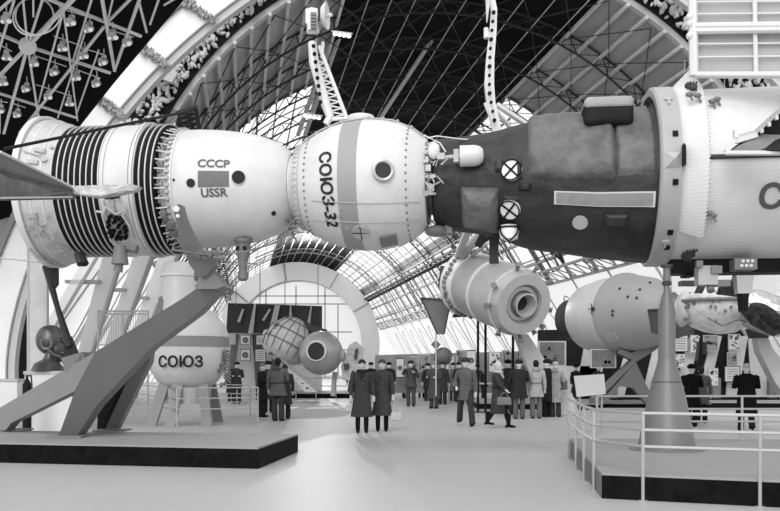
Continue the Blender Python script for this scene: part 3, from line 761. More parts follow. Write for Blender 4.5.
# white rounded antenna with bracket
c=S.pt(*S.hit(473,161),.16); mb=MB(); pf=[(-.2,0),(-.2,.165),(.03,.165),(.11,.145),(.16,.1),(.18,0)]; mb.rev(pf,28); mb.v=[(a+c.x,b+c.y,z+c.z) for a,b,z in mb.v]; an=mb.build('rounded_antenna',HULL,dc,smooth=True)
mb=MB(); mb.tube(c-Vector((.2,0,0)),c-Vector((.52,0,.02)),.03,n=8); mb.box(c-Vector((.26,0,0)),(.08,.12,.2)); mb.box(c-Vector((.5,0,0)),(.12,.1,.1)); mb.tube(c-Vector((.34,0,-.02)),c-Vector((.5,0,.13)),.015); mb.build('antenna_bracket',LGREY,dc)
mb=MB(); c=W(437,231,11.8); mb.ell(c,(.2,.2,.1),16,8); mb.box(c+Vector((.2,0,.02)),(.12,.2,.14)); mb.build('underside_fairing',MGREY,dc,smooth=True)
# hanging bits beneath the dark section
mb=MB(); mb.tube(W(480,228,11.9),W(497,234,11.6),.05,n=8); mb.box(W(494,245,11.9),(.16,.16,.62)); mb.tube(W(486,230,12),W(478,246,12.1),.07,n=8); mb.tube(W(551,232,12.4),W(563,262,12.8),.035,n=6); mb.tube(W(563,262,12.8),W(546,246,12.4),.02,n=6)
mb.build('underside_strut',DGREY,dc)
# ring
mb=MB(); mb.rev([(rx0-.03,1.30),(rx0-.03,1.40),(rx0,1.44),(rx1,1.44),(rx1,1.36),(rx0+.02,1.30),(rx0-.03,1.30)],112); rg=mb.build('docking_ring',mat('ring_grey',.36,.4,var=.08),st,smooth=True)
mb=MB(); mb.rev([(rx0-.02,1.30),(rx0+.1,1.20),(rx0+.12,1.1)],96); mb.build('ring_inner',DGREY,rg,smooth=True)
mb=MB(); 
for y in (134,182,232,247): 
    t,a=(rx0+rx1)/2+.03,S.hit(672,y)[1]; S.plate(mb,t-.03,t+.05,a-.03,a+.03,.02,2,2)
mb.build('ring_slot',BLACK,rg)
mb=MB(); t=(rx0+rx1)/2; a=S.hit(671,160)[1]; c=S.pt(t,a,.0); h=.11
vs=[S.pt(t-h,a-.08,.005),S.pt(t+h,a-.08,.005),S.pt(t+h,a+.08,.005),S.pt(t-h,a+.08,.005),S.pt(t,a,.1)]; mb.add(vs,[(0,1,4),(1,2,4),(2,3,4),(3,0,4)]); 
for yy in (100,241): a=S.hit(667,yy)[1]; S.plate(mb,t-.06,t+.06,a-.015,a+.015,.03,2,2); S.plate(mb,t-.015,t+.015,a-.09,a+.02,.03,2,2)
mb.build('ring_block',LGREY,rg)
# corrugated flare and hull
mb=MB(); vs=[];fs=[]; n=320; a_lo,a_hi=-.82,2.35
ks=6
for i in range(ks+1):
    u=i/ks; t=rx1+.02+(fx1-rx1-.02)*u
    for k in range(n+1):
        a=a_lo+(a_hi-a_lo)*k/n
        peak=math.exp(-((a-1.45)/.22)**2)*.16*u
        r=1.38+.17*u+peak+(.003 if (k//2)%2 else 0)*(1 if u>.1 else 0)*(1+u*1.5)
        vs.append((t+ (.02 if (k//2)%2 else 0)*u,-r*math.cos(a),r*math.sin(a)))
for i in range(ks):
    for k in range(n): q=i*(n+1)+k; fs.append((q,q+n+1,q+n+2,q+1))
mb.add(vs,fs); fl=mb.build('corrugated_flare',WHITE,st); sm=fl.modifiers.new('s','SOLIDIFY'); sm.thickness=.02
hm=mat('corrugated_white',.66,.45,var=.05,scale=2)
nt=hm.node_tree; wv=nt.nodes.new('ShaderNodeTexWave'); wv.wave_type='BANDS'; wv.bands_direction='Z'; wv.inputs['Scale'].default_value=7.5
tc=nt.nodes.new('ShaderNodeTexCoord'); nt.links.new(tc.outputs['Object'],wv.inputs['Vector']); bp=nt.nodes.new('ShaderNodeBump'); bp.inputs['Strength'].default_value=.14; bp.inputs['Distance'].default_value=.012
nt.links.new(wv.outputs['Fac'],bp.inputs['Height']); nt.links.new(bp.outputs['Normal'],nt.nodes['Principled BSDF'].inputs['Normal'])
mb=MB(); mb.rev([(rx1-.02,1.36),(rx1,1.38),(hx,1.40),(hx,.0)],96); hl=mb.build('ribbed_hull',hm,st,smooth=True)
S.text('С',.50,771,198,TEXT,parent=hl,wx=1.05)
mb=MB(); t,a=S.hit(716,157); mb.tube(S.pt(rx1+.2,a,.02),S.pt(hx,a,.02),.035,n=6); mb.build('hull_rail',DGREY,hl)
mb=MB(); S.plate(mb,rx1-.02,rx1+.03,a-.09,a+.11,.14,3,3); mb.build('hinge_block',BLACK,hl)
def fan(px,py,r,name,hh=.16):
    t,a=S.hit(px,py); c=S.pt(t,a,hh+.02); mb=MB(); nn=Vector((0,-math.cos(a),math.sin(a))); up=Vector((0,math.sin(a),math.cos(a))); rt=Vector((1,0,0))
    disc(mb,c,nn,r*.45,.06,16)
    for k in range(11):
        b=R(60+k*22); d=(rt*math.cos(b)+up*math.sin(b)); mb.beam(c+d*r*.5+nn*.02,c+d*r+nn*.02,.02,.03,nn)
    return mb.build(name,DGREY,fl)
fan(691,101,.13,'toothed_sensor',.2); fan(689,243,.15,'toothed_sensor',.2); fan(689,262,.14,'toothed_sensor',.2)
mb=MB()
for x,y in ((687,107),(695,108),(711,106),(716,104),(712,213),(708,211)): B2=S.hit(x,y); c=S.pt(B2[0],B2[1],.22 if x<705 else .08); mb.ell(c,(.06,.05,.04),8,6); mb.tube(c,c+Vector((.05,0,-.1)),.015)
mb.build('small_sensor',MGREY,fl)
# wedge wing at the far right with a toothed white edge
mb=MB(); mb.slab([W(727,152,11.0-.9),W(757,133,9.9),W(800,96,9.2),W(900,96,8.8),W(900,150,8.8),W(800,149,9.2)],(0,.1,0)); wn=mb.build('folded_panel',mat('panel_dark',.03,.35,var=.4),st)
mb=MB(); mb.slab([W(727,152,9.95),W(760,134,9.75),W(850,138,9.0),W(850,152,9.0)],(0,.06,0)); mb.build('panel_underside',mat('panel_mid',.22,.5,var=.3),wn)
mb=MB(); ed=[W(726,152,9.9),W(737,137,9.9),W(757,131,9.75),W(800,92,9.1)]; mb.path(ed,.045,4); mb.tube(W(726,153,9.9),W(900,153,8.75),.035,n=6)
for k in range(16): 
    u=k/15; q=ed[1].lerp(ed[2],min(1,u*1.6)) if u<.62 else ed[2].lerp(ed[3],(u-.62)/.38); mb.box(q-Vector((0,0,.05)),(.035,.05,.08))
mb.box(W(738,134,9.9),(.12,.1,.12)); mb.build('toothed_edge',WHITE,wn)
# dark keel beam and hanging pods
kz=-1.36; mb=MB(); mb.box(((rx1+hx)/2,0,kz-.1),(hx-rx1-.1,.5,.24)); mb.build('keel_beam',BLACK,st)
def pod(px,py,w,h,m,name,Y=11.3,taper=1.0):
    c=W(px,py,Y); mb=MB(); mb.path([c+Vector((0,0,h/2)),c-Vector((0,0,h/2))],[w*.7,w*.7*taper],4); return mb.build(name,m,st),c
p_,c=pod(706,276,.30,.30,LGREY,'hanging_unit',11.1); mb=MB(); mb.box(c+Vector((.12,-.1,.08)),(.16,.2,.12)); mb.box(c+Vector((.2,0,-.12)),(.3,.2,.1)); mb.tube(c+Vector((.05,0,-.1)),c+Vector((.05,-.1,-.25)),.06,n=8); mb.box(c+Vector((-.15,-.2,.17)),(.1,.1,.1)); mb.build('unit_details',MGREY,p_)
p_,c=pod(743,265,.34,.17,MGREY,'grille_unit',11.0,1.0); mb=MB()
for i in range(3):
    for j in range(2): disc(mb,c+Vector((-.07+.07*i+.02*j,-.18,-.03+.07*j)),(0,1,0),.028,.04,8)
mb.build('grille_hole',RIM,p_)
p_,c=pod(743,285,.26,.28,LGREY,'hanging_cup',11.0,.8)
mb=MB(); mb.tube(c-Vector((0,0,.1)),c-Vector((0,0,.42)),.1,.07,10); mb.build('cup_stem',BLACK,p_)
# upright solar array, upper right
sa=empty('solar_array',W(692,70,10.8)); sa.parent=st; sa.matrix_parent_inverse=pmat(st).inverted()
SA=lambda px,py: P(px,py,10.7-(px-692)*.006)
mb=MB(); mb.slab([SA(693,-40),SA(693,27),SA(900,25),SA(900,-40)],(0,.05,0)); mb.slab([SA(694,31),SA(695,74),SA(900,74),SA(900,29)],(0,.05,0)); mb.build('array_panel',mat('array_back',.40,.55,var=.05),sa,world=True)
mb=MB()
for a,b,w_ in (((692,-40),(694,76),.07),((754,-40),(756,72),.035),((693,26),(900,24),.05),((693,31),(900,28),.05),((695,75),(900,75),.05),((820,-40),(820,75),.035)): mb.tube(P(a[0],a[1],10.62-(a[0]-692)*.006),P(b[0],b[1],10.62-(b[0]-692)*.006),w_,n=8)
for y in (2,14,44,57): mb.tube(P(693,y,10.64),P(900,y-2,10.64-1.2),.016,n=5)
for y in (17,24,36): mb.ell(P(690,y,10.6),(.06,.06,.06),8,6)
mb.build('array_frame',WHITE,sa,world=True)
# ------------------------------------------------------------- CONE SUPPORT
cx=Vector((4.27,10.8*K,0)); Z0=.31
cone=empty('cone_support',(cx.x,cx.y,Z0)); tag(cone,'tall tapering grey metal cone under the pale ring','support')
mb=MB(); ztop=3.14-Z0
mb.rev([(0,.435),(.02,.435),(.3,.385),(.80,.285),(1.38,.135),(1.42,.13),(2.15,.13),(2.45,.045),(2.6,.045),(2.6,.055),(ztop,.055)],48,ax='Z'); mb.build('cone_body',mat('cone_steel',.15,.45,metal=.2,var=.07,scale=1.5,stretch=(1,1,.2)),cone,smooth=True)
mb=MB(); mb.rev([(-.0,0),(-.0,.56),(.02,.56),(.02,0)],48,ax='Z'); mb.build('base_plate',MGREY,cone)
mb=MB(); mb.rev([(ztop-.3,.05),(ztop-.29,.07),(ztop-.24,.07),(ztop-.23,.05)],20,ax='Z'); mb.rev([(ztop-.02,.02),(ztop-.02,.09),(ztop+.02,.09)],20,ax='Z'); mb.rev([(ztop-.55,.045),(ztop-.54,.06),(ztop-.48,.06),(ztop-.47,.045)],20,ax='Z'); mb.build('screw_jack',DGREY,cone)
mb=MB(); mb.torus((0,0,1.05),.232,.004,'Z',40,4); mb.build('weld_seam',DGREY,cone)
# ------------------------------------------------------------- FORKED STAND (left)
fk=empty('forked_stand',P(100,400,12.6)*1.0); fk.location=(P(90,435,12.6).x,12.8*K,.34); tag(fk,'big dark grey welded forked stand with three feet holding up the white spacecraft','stand')
top=[(209,281,12.0),(224,285,12.0),(226,290,12.0)]
mb=MB()
# main beam: front face as a polygon fanned over real depths, with a wide return
def Q(px,py,Y): return P(px,py,Y)
face=[Q(206,282,11.9),Q(222,287,11.9),Q(198,313,12.1),Q(153,345,12.3),Q(150,349,12.3),Q(135,366,12.3),Q(97,405,12.3),Q(70,438,12.4),Q(57,438,12.4),Q(76,388,12.4),Q(12,424,13.4),Q(-4,430,13.5),Q(-4,410,13.5),Q(95,352,12.4),Q(180,300,12.0)]
def solid(mb,pts,off): mb.slab(pts,off)
def plane3(a,b,c):
    n=(b-a).cross(c-a).normalized()
    def f(px,py):
        o=Vector((0,0,H)); d=Vector(((px-390)/F,1,(366-py)/F)); return o+d*((a-o).dot(n)/d.dot(n))
    return f
PA=plane3(Q(209,281,12.0),Q(57,438,12.4),Q(97,405,12.35)); PL=plane3(PA(95,352),PA(76,388),Q(0,430,13.5)); PR=plane3(Q(153,345,12.4),Q(105,429,13.4),Q(117,429,13.4))
mb2=MB(); 
beamA=[PA(206,282),PA(223,287),PA(198,313),PA(152,347),PA(97,405),PA(76,388),PA(95,352),PA(180,300)]
mb2.slab(beamA,(0.03,.38,0.0)); mb2.build('main_beam',STAND,fk,world=True)
mb2=MB(); mb2.slab([PA(97,405),PA(76,437.5),PA(58,437.5),PA(76,388)],(.03,.36,0)); mb2.build('leg',STAND,fk,world=True)
mb2=MB(); mb2.slab([PL(95,352),PL(76,388),PL(75,391),PL(11,423),PL(6,430),PL(-6,430),PL(-6,411)],(.03,.34,0)); mb2.build('leg',STAND,fk,world=True)
mb2=MB(); mb2.slab([PR(152,346),PR(150,362),PR(117,429),PR(105,429),PR(136,362),PR(140,350)],(.0,.25,0)); mb2.build('leg',STAND,fk,world=True)
mb2=MB(); mb2.slab([Q(136,363,12.75),Q(107,429,13.5),Q(97,429,13.5),Q(98,405,13.0),Q(128,366,12.75)],(.1,.1,0)); mb2.build('leg_web',mat('web_dark',.05,.6,var=.5,scale=30),fk,world=True)
for (x,y,Y) in ((63,438.5,12.35),(108,430.5,13.55),(8,431,13.6)):
    c=P(x,y,Y); mb=MB(); mb.box((c.x+.05,c.y+.1,.355),(.62,.5,.03)); mb.build('foot_plate',MGREY,fk,world=True)
mb=MB(); a=P(203,285,12.0)
mb.slab([Q(199,273,11.85),Q(213,270,11.85),Q(224,286,11.85),Q(216,289,11.85),Q(197,289,11.85)],(.02,.5,0)); mb.tube(Q(206,274,11.95),Q(206,268,11.95),.14,n=10); mb.build('head_block',STAND,fk,world=True)
PC=plane3(Q(173,207,10.95),Q(213,262,11.7),Q(186,258,11.45)); mb=MB(); mb.slab([PC(*q) for q in ((173,207),(179,204),(182,216),(189,232),(197,246),(212,257),(213,266),(206,276),(198,276),(189,264),(180,240))],(.04,.22,0)); ar_=mb.build('curved_arm',mat('arm_grey',.20,.45),fk,world=True)
mb=MB(); disc(mb,Q(176.5,209,10.93),(0,1,0),.05,.05,12); disc(mb,Q(178,216,10.93),(0,1,0),.03,.05,12); mb.build('bolt',RIM,ar_,world=True)
mb=MB()
mb.path([Q(46,266,12.6),Q(57,306,12.5),Q(70,347,12.4)],[.075,.05,.075],6); mb.slab([Q(46,266,12.5),Q(57,268,12.5),Q(57,284,12.5),Q(54,288,12.5)],(0,.1,0)); mb.slab([Q(66,337,12.4),Q(70,336,12.4),Q(77,353,12.4),Q(63,358,12.4)],(0,.1,0)); mb.build('tail_prop',mat('prop_black',.03,.4),fk,world=True)
mb=MB(); mb.slab([Q(61,358,12.4),Q(82,352,12.3),Q(87,362,12.3),Q(80,372,12.4),Q(67,376,12.4)],(.05,.4,0)); mb.build('prop_bracket',STAND,fk,world=True)
# ------------------------------------------------------------- PLATFORMS AND RAILS
def platform(name,pts,z,label,top=PTOP,side=PLINTH,z0=.0,sides=None):
    c=sum((Vector((p[0],p[1],0)) for p in pts),Vector())/len(pts)
    r=empty(name,(c.x,c.y,0)); tag(r,label,'platform')
    mb=MB(); n=len(pts); mb.slab([(p[0],p[1],z0+.001) for p in pts],(0,0,z-z0-.03)); 
    if sides:
        for i,k in sides.items(): mb.m[2+i]=k
    mb.build('plinth',[side,PSIDE],r,world=True)
    mb=MB(); mb.slab([(p[0],p[1],z-.028) for p in pts],(0,0,.028)); mb.build('deck',top,r,world=True); return r
f=G(258,469); rr=G(298,452); d=Vector((-.975,.135*1.0,0)); 
def xy(v): return (v.x,v.y)
lf_=Vector((f.x-7.5,f.y+7.5*.2,0)); lb=Vector((rr.x-9,rr.y+9*.15,0))
platform('display_platform',[xy(f),xy(rr),xy(lb),xy(lf_)],.335,'low platform with black front and grey deck under the forked stand')
c0=G(601.7,498.5); l1=G(570,456); e1=Vector((9.0,c0.y-(9.0-c0.x)*.37,0)); b1=Vector((3.0,15.6,0)); b2=Vector((10.5,14.9,0))
platform('display_platform',[xy(c0),xy(l1),(l1.x+.25,15.7),(10.5,15.2),xy(e1)],.31,'low platform with black front and grey deck under the grey cone',sides={0:1})
def railing(name,segs,zt,label,rails=(1.0,.81,.62),r=.022,zb=0.0,post_pts=None,bend=True):
    "segs: list of floor points (with z of the foot)"
    root=empty(name,segs[0]); tag(root,label,'railing')
    for p in (post_pts or segs):
        mb=MB(); mb.tube((p[0],p[1],p[2]),(p[0],p[1],zt),r,n=8); disc(mb,(p[0],p[1],p[2]+.006),(0,0,1),r*2.4,.012,12); mb.build('post',STEEL,root,world=True)
    for k in rails:
        mb=MB(); mb.path([(p[0],p[1],zt*k) for p in segs],r*.9,8); mb.build('rail',STEEL,root,world=True)
    return root
pA=G(568,459);pB=G(576,470);pC=G(584,481);pD=G(594,490.5);pE=G(643,501);pF=G(760,507); pG=pF+(pF-pE)*1.3
railing('railing',[pA,pB,pC,pD,pE,pF,pG],1.04,'tubular steel railing round the near corner of the cone platform')
y7=12.0
def rb_(px): return Vector(((px-390)/700*12.3,12.3*K,.31))
railing('railing',[rb_(597),rb_(742),rb_(900)],1.07,'tubular steel railing on the back edge of the cone platform',rails=(1.0,.79,.585))
pts=[G(140,418.5),G(177,427),G(257,425.5),G(250,413),G(180,411),G(133,412)]
railing('railing',[G(132,416),G(177,427.5),G(258,425)],1.02,'low steel railing in front of the small round capsule',rails=(1,.73,.45),r=.02)
railing('railing',[G(120,413),G(174,413),G(250,417),G(258,424)],1.0,'low steel railing behind the small round capsule',rails=(1,.72,.45),r=.018)
# ------------------------------------------------------------- CAPSULE ON LEGS (left, behind)
Yc=19.3; cc=P(188,350,Yc); g0=Vector((cc.x,cc.y,0)); k_=Yc/700
cap=empty('round_capsule',g0); tag(cap,'small white round capsule with grey belt standing on splayed legs behind the forked stand','capsule')
z=lambda py: H+(366-py)*k_
rad=lambda px: px*k_
CB=Body(cap)
def zrev(prof,name,m,parent,cxy=(0,0),n=48,smooth=True):
    mb=MB(); mb.rev([(z_,r_) for z_,r_ in prof],n,ax='Z'); mb.v=[(a+cxy[0],b+cxy[1],c) for a,b,c in mb.v]; return mb.build(name,m,parent,smooth=smooth,ang=50)
body=zrev([(z(387),0),(z(387),rad(22)),(z(381),rad(30)),(z(370),rad(37)),(z(358),rad(40.5)),(z(348),rad(40.5)),(z(336),rad(40)),(z(325),rad(37)),(z(316),rad(31)),(z(311),rad(24)),(z(309),rad(10)),(z(309),0)],'capsule_body',HULL,cap)
zrev([(z(347),rad(40.6)),(z(347),rad(41.2)),(z(337),rad(40.9)),(z(337),rad(40))],'grey_belt',mat('belt_grey',.24,.6),cap)
zrev([(z(403),0),(z(403),rad(22)),(z(387),rad(23)),(z(386),rad(10))],'lower_drum',HULL2,cap)
zrev([(z(311),rad(19)),(z(268),rad(18)),(z(266),rad(17)),(z(262),rad(15)),(z(262),0)],'neck_drum',HULL,cap,(-11*k_,.3))
zrev([(z(276),rad(18.6)),(z(276),rad(19.2)),(z(273),rad(19.2)),(z(273),rad(18))],'neck_ring',WHITE,cap,(-11*k_,.3))
vs,fs=text_verts('СОЮЗ',.42); rr_=rad(40.5); mb=MB(); mb.add([( rr_*1.01*math.sin((v.x*.95)/rr_+.03), -rr_*1.01*math.cos((v.x*.95)/rr_+.03)+.0*v.y, z(362.5)+v.y*.95) for v in vs],fs); mb.build('lettering',TEXTD,cap)
mb=MB(); 
for a in (-.9,-.2,.75,2.4):
    p0=Vector((rad(26)*math.sin(a),-rad(26)*math.cos(a),z(383))); p1=Vector((rad(38)*math.sin(a*1.0),-rad(38)*math.cos(a),.0))
    mb=MB(); mb.slab([p0+Vector((-.13,0,0)),p0+Vector((.16,0,0)),p1+Vector((.1,0,0)),p1+Vector((-.16,0,0))],(0,.14,0)); mb.build('leg',mat('capsule_leg',.25,.5),cap)
mb=MB(); q=Vector((-2*k_,-rad(39),z(323))); mb.torus(q+Vector((0,.2,0)),.11,.02,'Y',20,5); mb.build('small_hatch',LGREY,cap)
mb=MB(); g=random.Random(9)
for k in range(24): 
    q=Vector((g.uniform(12,17)*k_,-.5,z(g.uniform(268,292)))) if k<12 else Vector((g.uniform(34,42)*k_,-.4,z(g.uniform(352,385))))
    mb.box(q,(.08,.1,.1),(g.random(),g.random(),0))
for k in range(10): mb.tube(Vector((38*k_,-.3,z(350+k*3))),Vector((44*k_,-.2,z(352+k*3.4))),.03,n=5)
mb.tube((-30*k_,0,z(318)),(-24*k_,0,z(300)),.09,n=8); mb.tube((-29*k_,0,z(300)),(-22*k_,0,z(296)),.05)
mb.build('side_equipment',MGREY,cap,kind='stuff')
# ------------------------------------------------------------- BUST
Yb=17.5; bc=P(52,372,Yb); s_=Yb/700
bu=empty('bronze_bust',(bc.x,bc.y,H+(366-371)*s_)); tag(bu,'dark bronze bust of a helmeted head on a pale pedestal at the left edge','sculpture')
def bz(py): return (371-py)*s_
mb=MB()
mb.path([(0.2*0-.05,0,bz(371)),(-.05,0,bz(366)),(0,0,bz(361)),(0,0,bz(356)),(0,0,bz(350))],[.62,.5,.30,.24,.2],24,sq=.7); mb.build('shoulders',BRONZE,bu,smooth=True,ang=70)
mb=MB(); mb.ell((-.04,0,bz(340)),(.36,.31,.38),28,18)
mb.ell((.13,0,bz(348)),(.22,.22,.34),20,14); mb.ell((.20,0,bz(337)),(.17,.2,.16),16,10); mb.ell((.24,0,bz(358)),(.12,.13,.10),12,8); mb.path([(.33,0,bz(339)),(.40,0,bz(345)),(.42,0,bz(347)),(.32,0,bz(349))],[.04,.05,.055,.05],8); mb.ell((.30,0,bz(353)),(.13,.15,.07),12,8); mb.ell((.33,-.1,bz(341)),(.06,.06,.04),8,6); mb.build('head',BRONZE,bu,smooth=True,ang=70)
mb=MB(); mb.torus((-.03,-.27,bz(344)),.13,.045,'Y',24,8); mb.path([(.02,-.33,bz(349)),(.12,-.31,bz(354)),(.26,-.2,bz(357))],.045,8); mb.build('ear_piece',mat('bronze_polished',.13,.3,metal=.5),bu,smooth=True,ang=70)
pd=empty('pedestal',(bc.x,bc.y,0)); tag(pd,'pale box pedestal carrying the bronze bust','pedestal')
mb=MB(); hz=H+(366-371)*s_; mb.box((0.1,0,hz/2),(1.15,1.0,hz)); mb.build('block',WHITE,pd)
mb=MB(); mb.box((.1,0,hz-.04),(1.2,1.05,.07)); mb.build('cap_slab',LGREY,pd)
c=P(9,395,17); r=tag(empty('display_case',(c.x,c.y,0)),'white waist-high box at the left edge behind the platform','box')
mb=MB(); mb.box((0,0,.62),(.65,.6,1.22)); mb.build('box_body',WHITE,r); mb=MB(); mb.box((0,0,1.26),(.7,.65,.05)); mb.build('box_lid',LGREY,r)
c=P(27,385,16.5); r=tag(empty('fire_extinguisher',(c.x,c.y,0)),'dark cylinder standing between the white box and the bust pedestal','cylinder')
mb=MB(); mb.rev([(0,0),(0,.1),(1.15,.1),(1.22,.07),(1.3,.03),(1.36,.03),(1.36,0)],16,ax='Z'); mb.build('bottle',BLACK,r,smooth=True); mb=MB(); mb.box((.04,0,1.37),(.14,.05,.04)); mb.tube((.1,0,1.36),(.12,0,1.0),.02); mb.build('valve',DGREY,r)
# transparent column beside the bust
c=P(38,330,18.5); r=tag(empty('tall_panel',(c.x,c.y,0)),'tall pale mottled panel rising behind the bronze bust','panel')
mb=MB(); w_=18*18.5/700; mb.box((0,0,3.3),(w_*1.05,.12,5.2)); mb.build('panel_face',mat('frost_panel',.5,.3,var=.15,scale=2),r); mb=MB(); mb.box((-w_/2,0,2.6),(.05,.16,5.2)); mb.box((w_/2,0,2.6),(.05,.16,5.2)); mb.build('panel_frame',LGREY,r)
# low fence behind
c0_=P(98,345,24); r=tag(empty('mesh_fence',(c0_.x,c0_.y,0)),'fine mesh screen between the slanted white piers and the small round capsule','fence')
mb=MB()
for k in range(30): x=98+k*1.7; mb.tube(P(x,345,24),P(x,311,24),.012,n=4)
for y in (311,314,345): mb.tube(P(98,y,24),P(148,y,24),.03,n=4)
mb.build('mesh',mat('mesh_grey',.33,.6),r,world=True)
mb=MB()
for x in (98,123,148): a=P(x,310,24); mb.tube((a.x,a.y,0),a,.035)
mb.build('fence_post',LGREY,r,world=True)
# ------------------------------------------------------------- generic oriented craft
def frame_craft(name,p0,p1,label,cat='spacecraft'):
    "local x runs p0 -> p1"
    p0=Vector(p0);p1=Vector(p1); d=(p1-p0).normalized(); rz=math.atan2(d.y,d.x); ry=-math.asin(d.z)
    r=empty(name,p0,(0,ry,rz)); tag(r,label,cat); return r,(p1-p0).length
# middle: engine end toward us
m3,Lm=frame_craft('spacecraft',P(458,277,24.2),P(523,304,21.3),'grey-white spacecraft above the crowd, its engine nozzle facing us')
u_=Lm
mb=MB(); mb.rev([(u_*.30,.98),(u_*.32,1.03),(u_*.93,1.03),(u_*.96,1.0)],64); hb=mb.build('hull',SILVER if False else mat('hull_satin',.42,.38,metal=.25,var=.08),m3,smooth=True)
mb=MB()
for f_ in (.34,.60,.62,.93): mb.rev([(u_*f_-.02,1.02),(u_*f_-.02,1.06),(u_*f_+.02,1.06),(u_*f_+.02,1.02)],64)
mb.build('seam_ring',WHITE,hb)
mb=MB(); mb.rev([(u_*.96,1.0),(u_*1.0,.95),(u_*1.02,.93),(u_*1.02,.62),(u_*.985,.58),(u_*.99,.42)],64); ep=mb.build('end_plate',mat('hull_satin',.42),m3,smooth=True)
mb=MB(); mb.rev([(u_*.99,.58),(u_*.97,.30),(u_*.97,.28)],48); mb.build('recess',MGREY,ep,smooth=True)
mb=MB(); mb.rev([(u_*.97,.30),(u_*1.0,.33),(u_*1.05,.37),(u_*1.052,.33),(u_*1.0,.27),(u_*.95,.2),(u_*.95,0)],40); nz=mb.build('nozzle',mat('nozzle_grey',.45,.35,metal=.3),m3,smooth=True)
mb=MB(); mb.rev([(u_*1.03,.325),(u_*.97,.25),(u_*.955,.0)],32); mb.build('nozzle_throat',mat('throat',.035,.4),nz,smooth=True)
mb=MB(); mb.rev([(u_*.20,.6),(u_*.21,1.16),(u_*.235,1.18),(u_*.25,1.13),(u_*.31,.98)],64); mb.build('flange',WHITE,m3,smooth=True)
mb=MB(); mb.rev([(0,0),(0,.62),(u_*.05,.78),(u_*.18,.82),(u_*.2,.8)],12); dr=mb.build('rear_drum',MGREY,m3); mb=MB(); mb.box((u_*.1,-.82,.05),(.35,.1,.7)); mb.build('drum_plate',DGREY,dr)
mb=MB(); g=random.Random(31)
for k in range(44):
    a=2*PI*k/44; c=Vector((u_*.27+g.uniform(-.05,.1),-1.12*math.cos(a),1.12*math.sin(a))); mb.ell(c,(.1,.07,.07),7,5)
mb.build('bottle_row',MGREY,m3)
for k,a in enumerate((-2.2,-1.75,-1.0,-.1,.45,1.3,1.9,2.5,3.3,3.8)):
    c=Vector((u_*.95,-1.02*math.cos(a),1.02*math.sin(a))); nn=Vector((.6,-math.cos(a),math.sin(a))).normalized(); mb=MB(); mb.path([c,c+nn*.14,c+nn*(.26 if k%2 else .2)],[.05,.07,.1],10); mb.build('thruster',MGREY,m3,smooth=True)
# support mast and hull clutter above it
mb=MB(); I3=pmat(m3).inverted(); Q3=lambda a,b,c: I3@P(a,b,c)
mb.tube(Q3(455,262,23.5),Q3(472,222,21),.12,n=8); mb.tube(Q3(491,252,22),Q3(493,232,20.5),.08,n=6); mb.tube(Q3(470,258,23),Q3(488,243,22),.06); mb.tube(Q3(462,255,23),Q3(484,229,22),.18,.1,10)
mb.build('hanger',LGREY,m3)
g0=G(590,414); py=empty('inclined_pylon',(P(590,400,21.5).x,21.5*K,0)); tag(py,'pale inclined tapering pylon carrying the engine-end spacecraft','support')
mb=MB(); mb.slab([P(515,334,22.5),P(528,334,22.5),P(548,364,22.5),P(575,399,22.5),P(580,415.6,22.5),P(545,415.6,22.5),P(530,374,22.5)],(0,.5,0)); mb.build('pylon_shaft',mat('pylon_pale',.50,.5),py,world=True)
# masts of the middle exhibit
for i,(x,t_,Y,lb) in enumerate(((478,301,24,'leftmost of three thin black poles below the engine-end spacecraft'),(485.5,305,24,'middle of three thin black poles below the engine-end spacecraft'),(513,333,23,'rightmost of three thin black poles, nearest the pale pylon'))):
    a=P(x,t_,Y); r=tag(empty('thin_pole',(a.x,a.y,0)),lb,'pole'); mb=MB(); mb.tube((0,0,0),(0,0,a.z),.045,n=8); mb.build('pole_shaft',BLACK,r); mb=MB(); disc(mb,(0,0,.02),(0,0,1),.16,.04,12); mb.build('pole_foot',DGREY,r)
def panelthing(name,pts,Y,m,label,cat,th=.08,hang=None):
    q=[P(x,y,Y) for x,y in pts]; c=sum(q,Vector())/len(q); r=tag(empty(name,c),label,cat)
    mb=MB(); mb.slab(q,(0,th,0)); mb.build('panel',m,r,world=True)
    mb=MB(); mb.path([p-Vector((0,.03,0)) for p in q+[q[0]]],.035,4,cap=False); mb.build('edge',DGREY,r,world=True)
    if hang:
        mb=MB()
        for (x0,y0,x1,y1) in hang: mb.tube(P(x0,y0,Y),P(x1,y1,Y),.03 if abs(x1-x0)<40 else .02,n=5)
        mb.build('hanger',LGREY,r,world=True)
    return r
panelthing('fin_panel',[(421,298),(451,300),(444,334),(437,334)],24.5,mat('fin_grey',.13,.6,var=.1),'grey tapered fin panel hung left of the engine-end spacecraft','panel',hang=[(425,298,424,296),(436,334,436,396)])
panelthing('fin_panel',[(463,301),(484,307),(481,316),(452,317)],25,DGREY,'dark slanted panel under the rear of the engine-end spacecraft','panel',hang=[(470,303,468,290)])
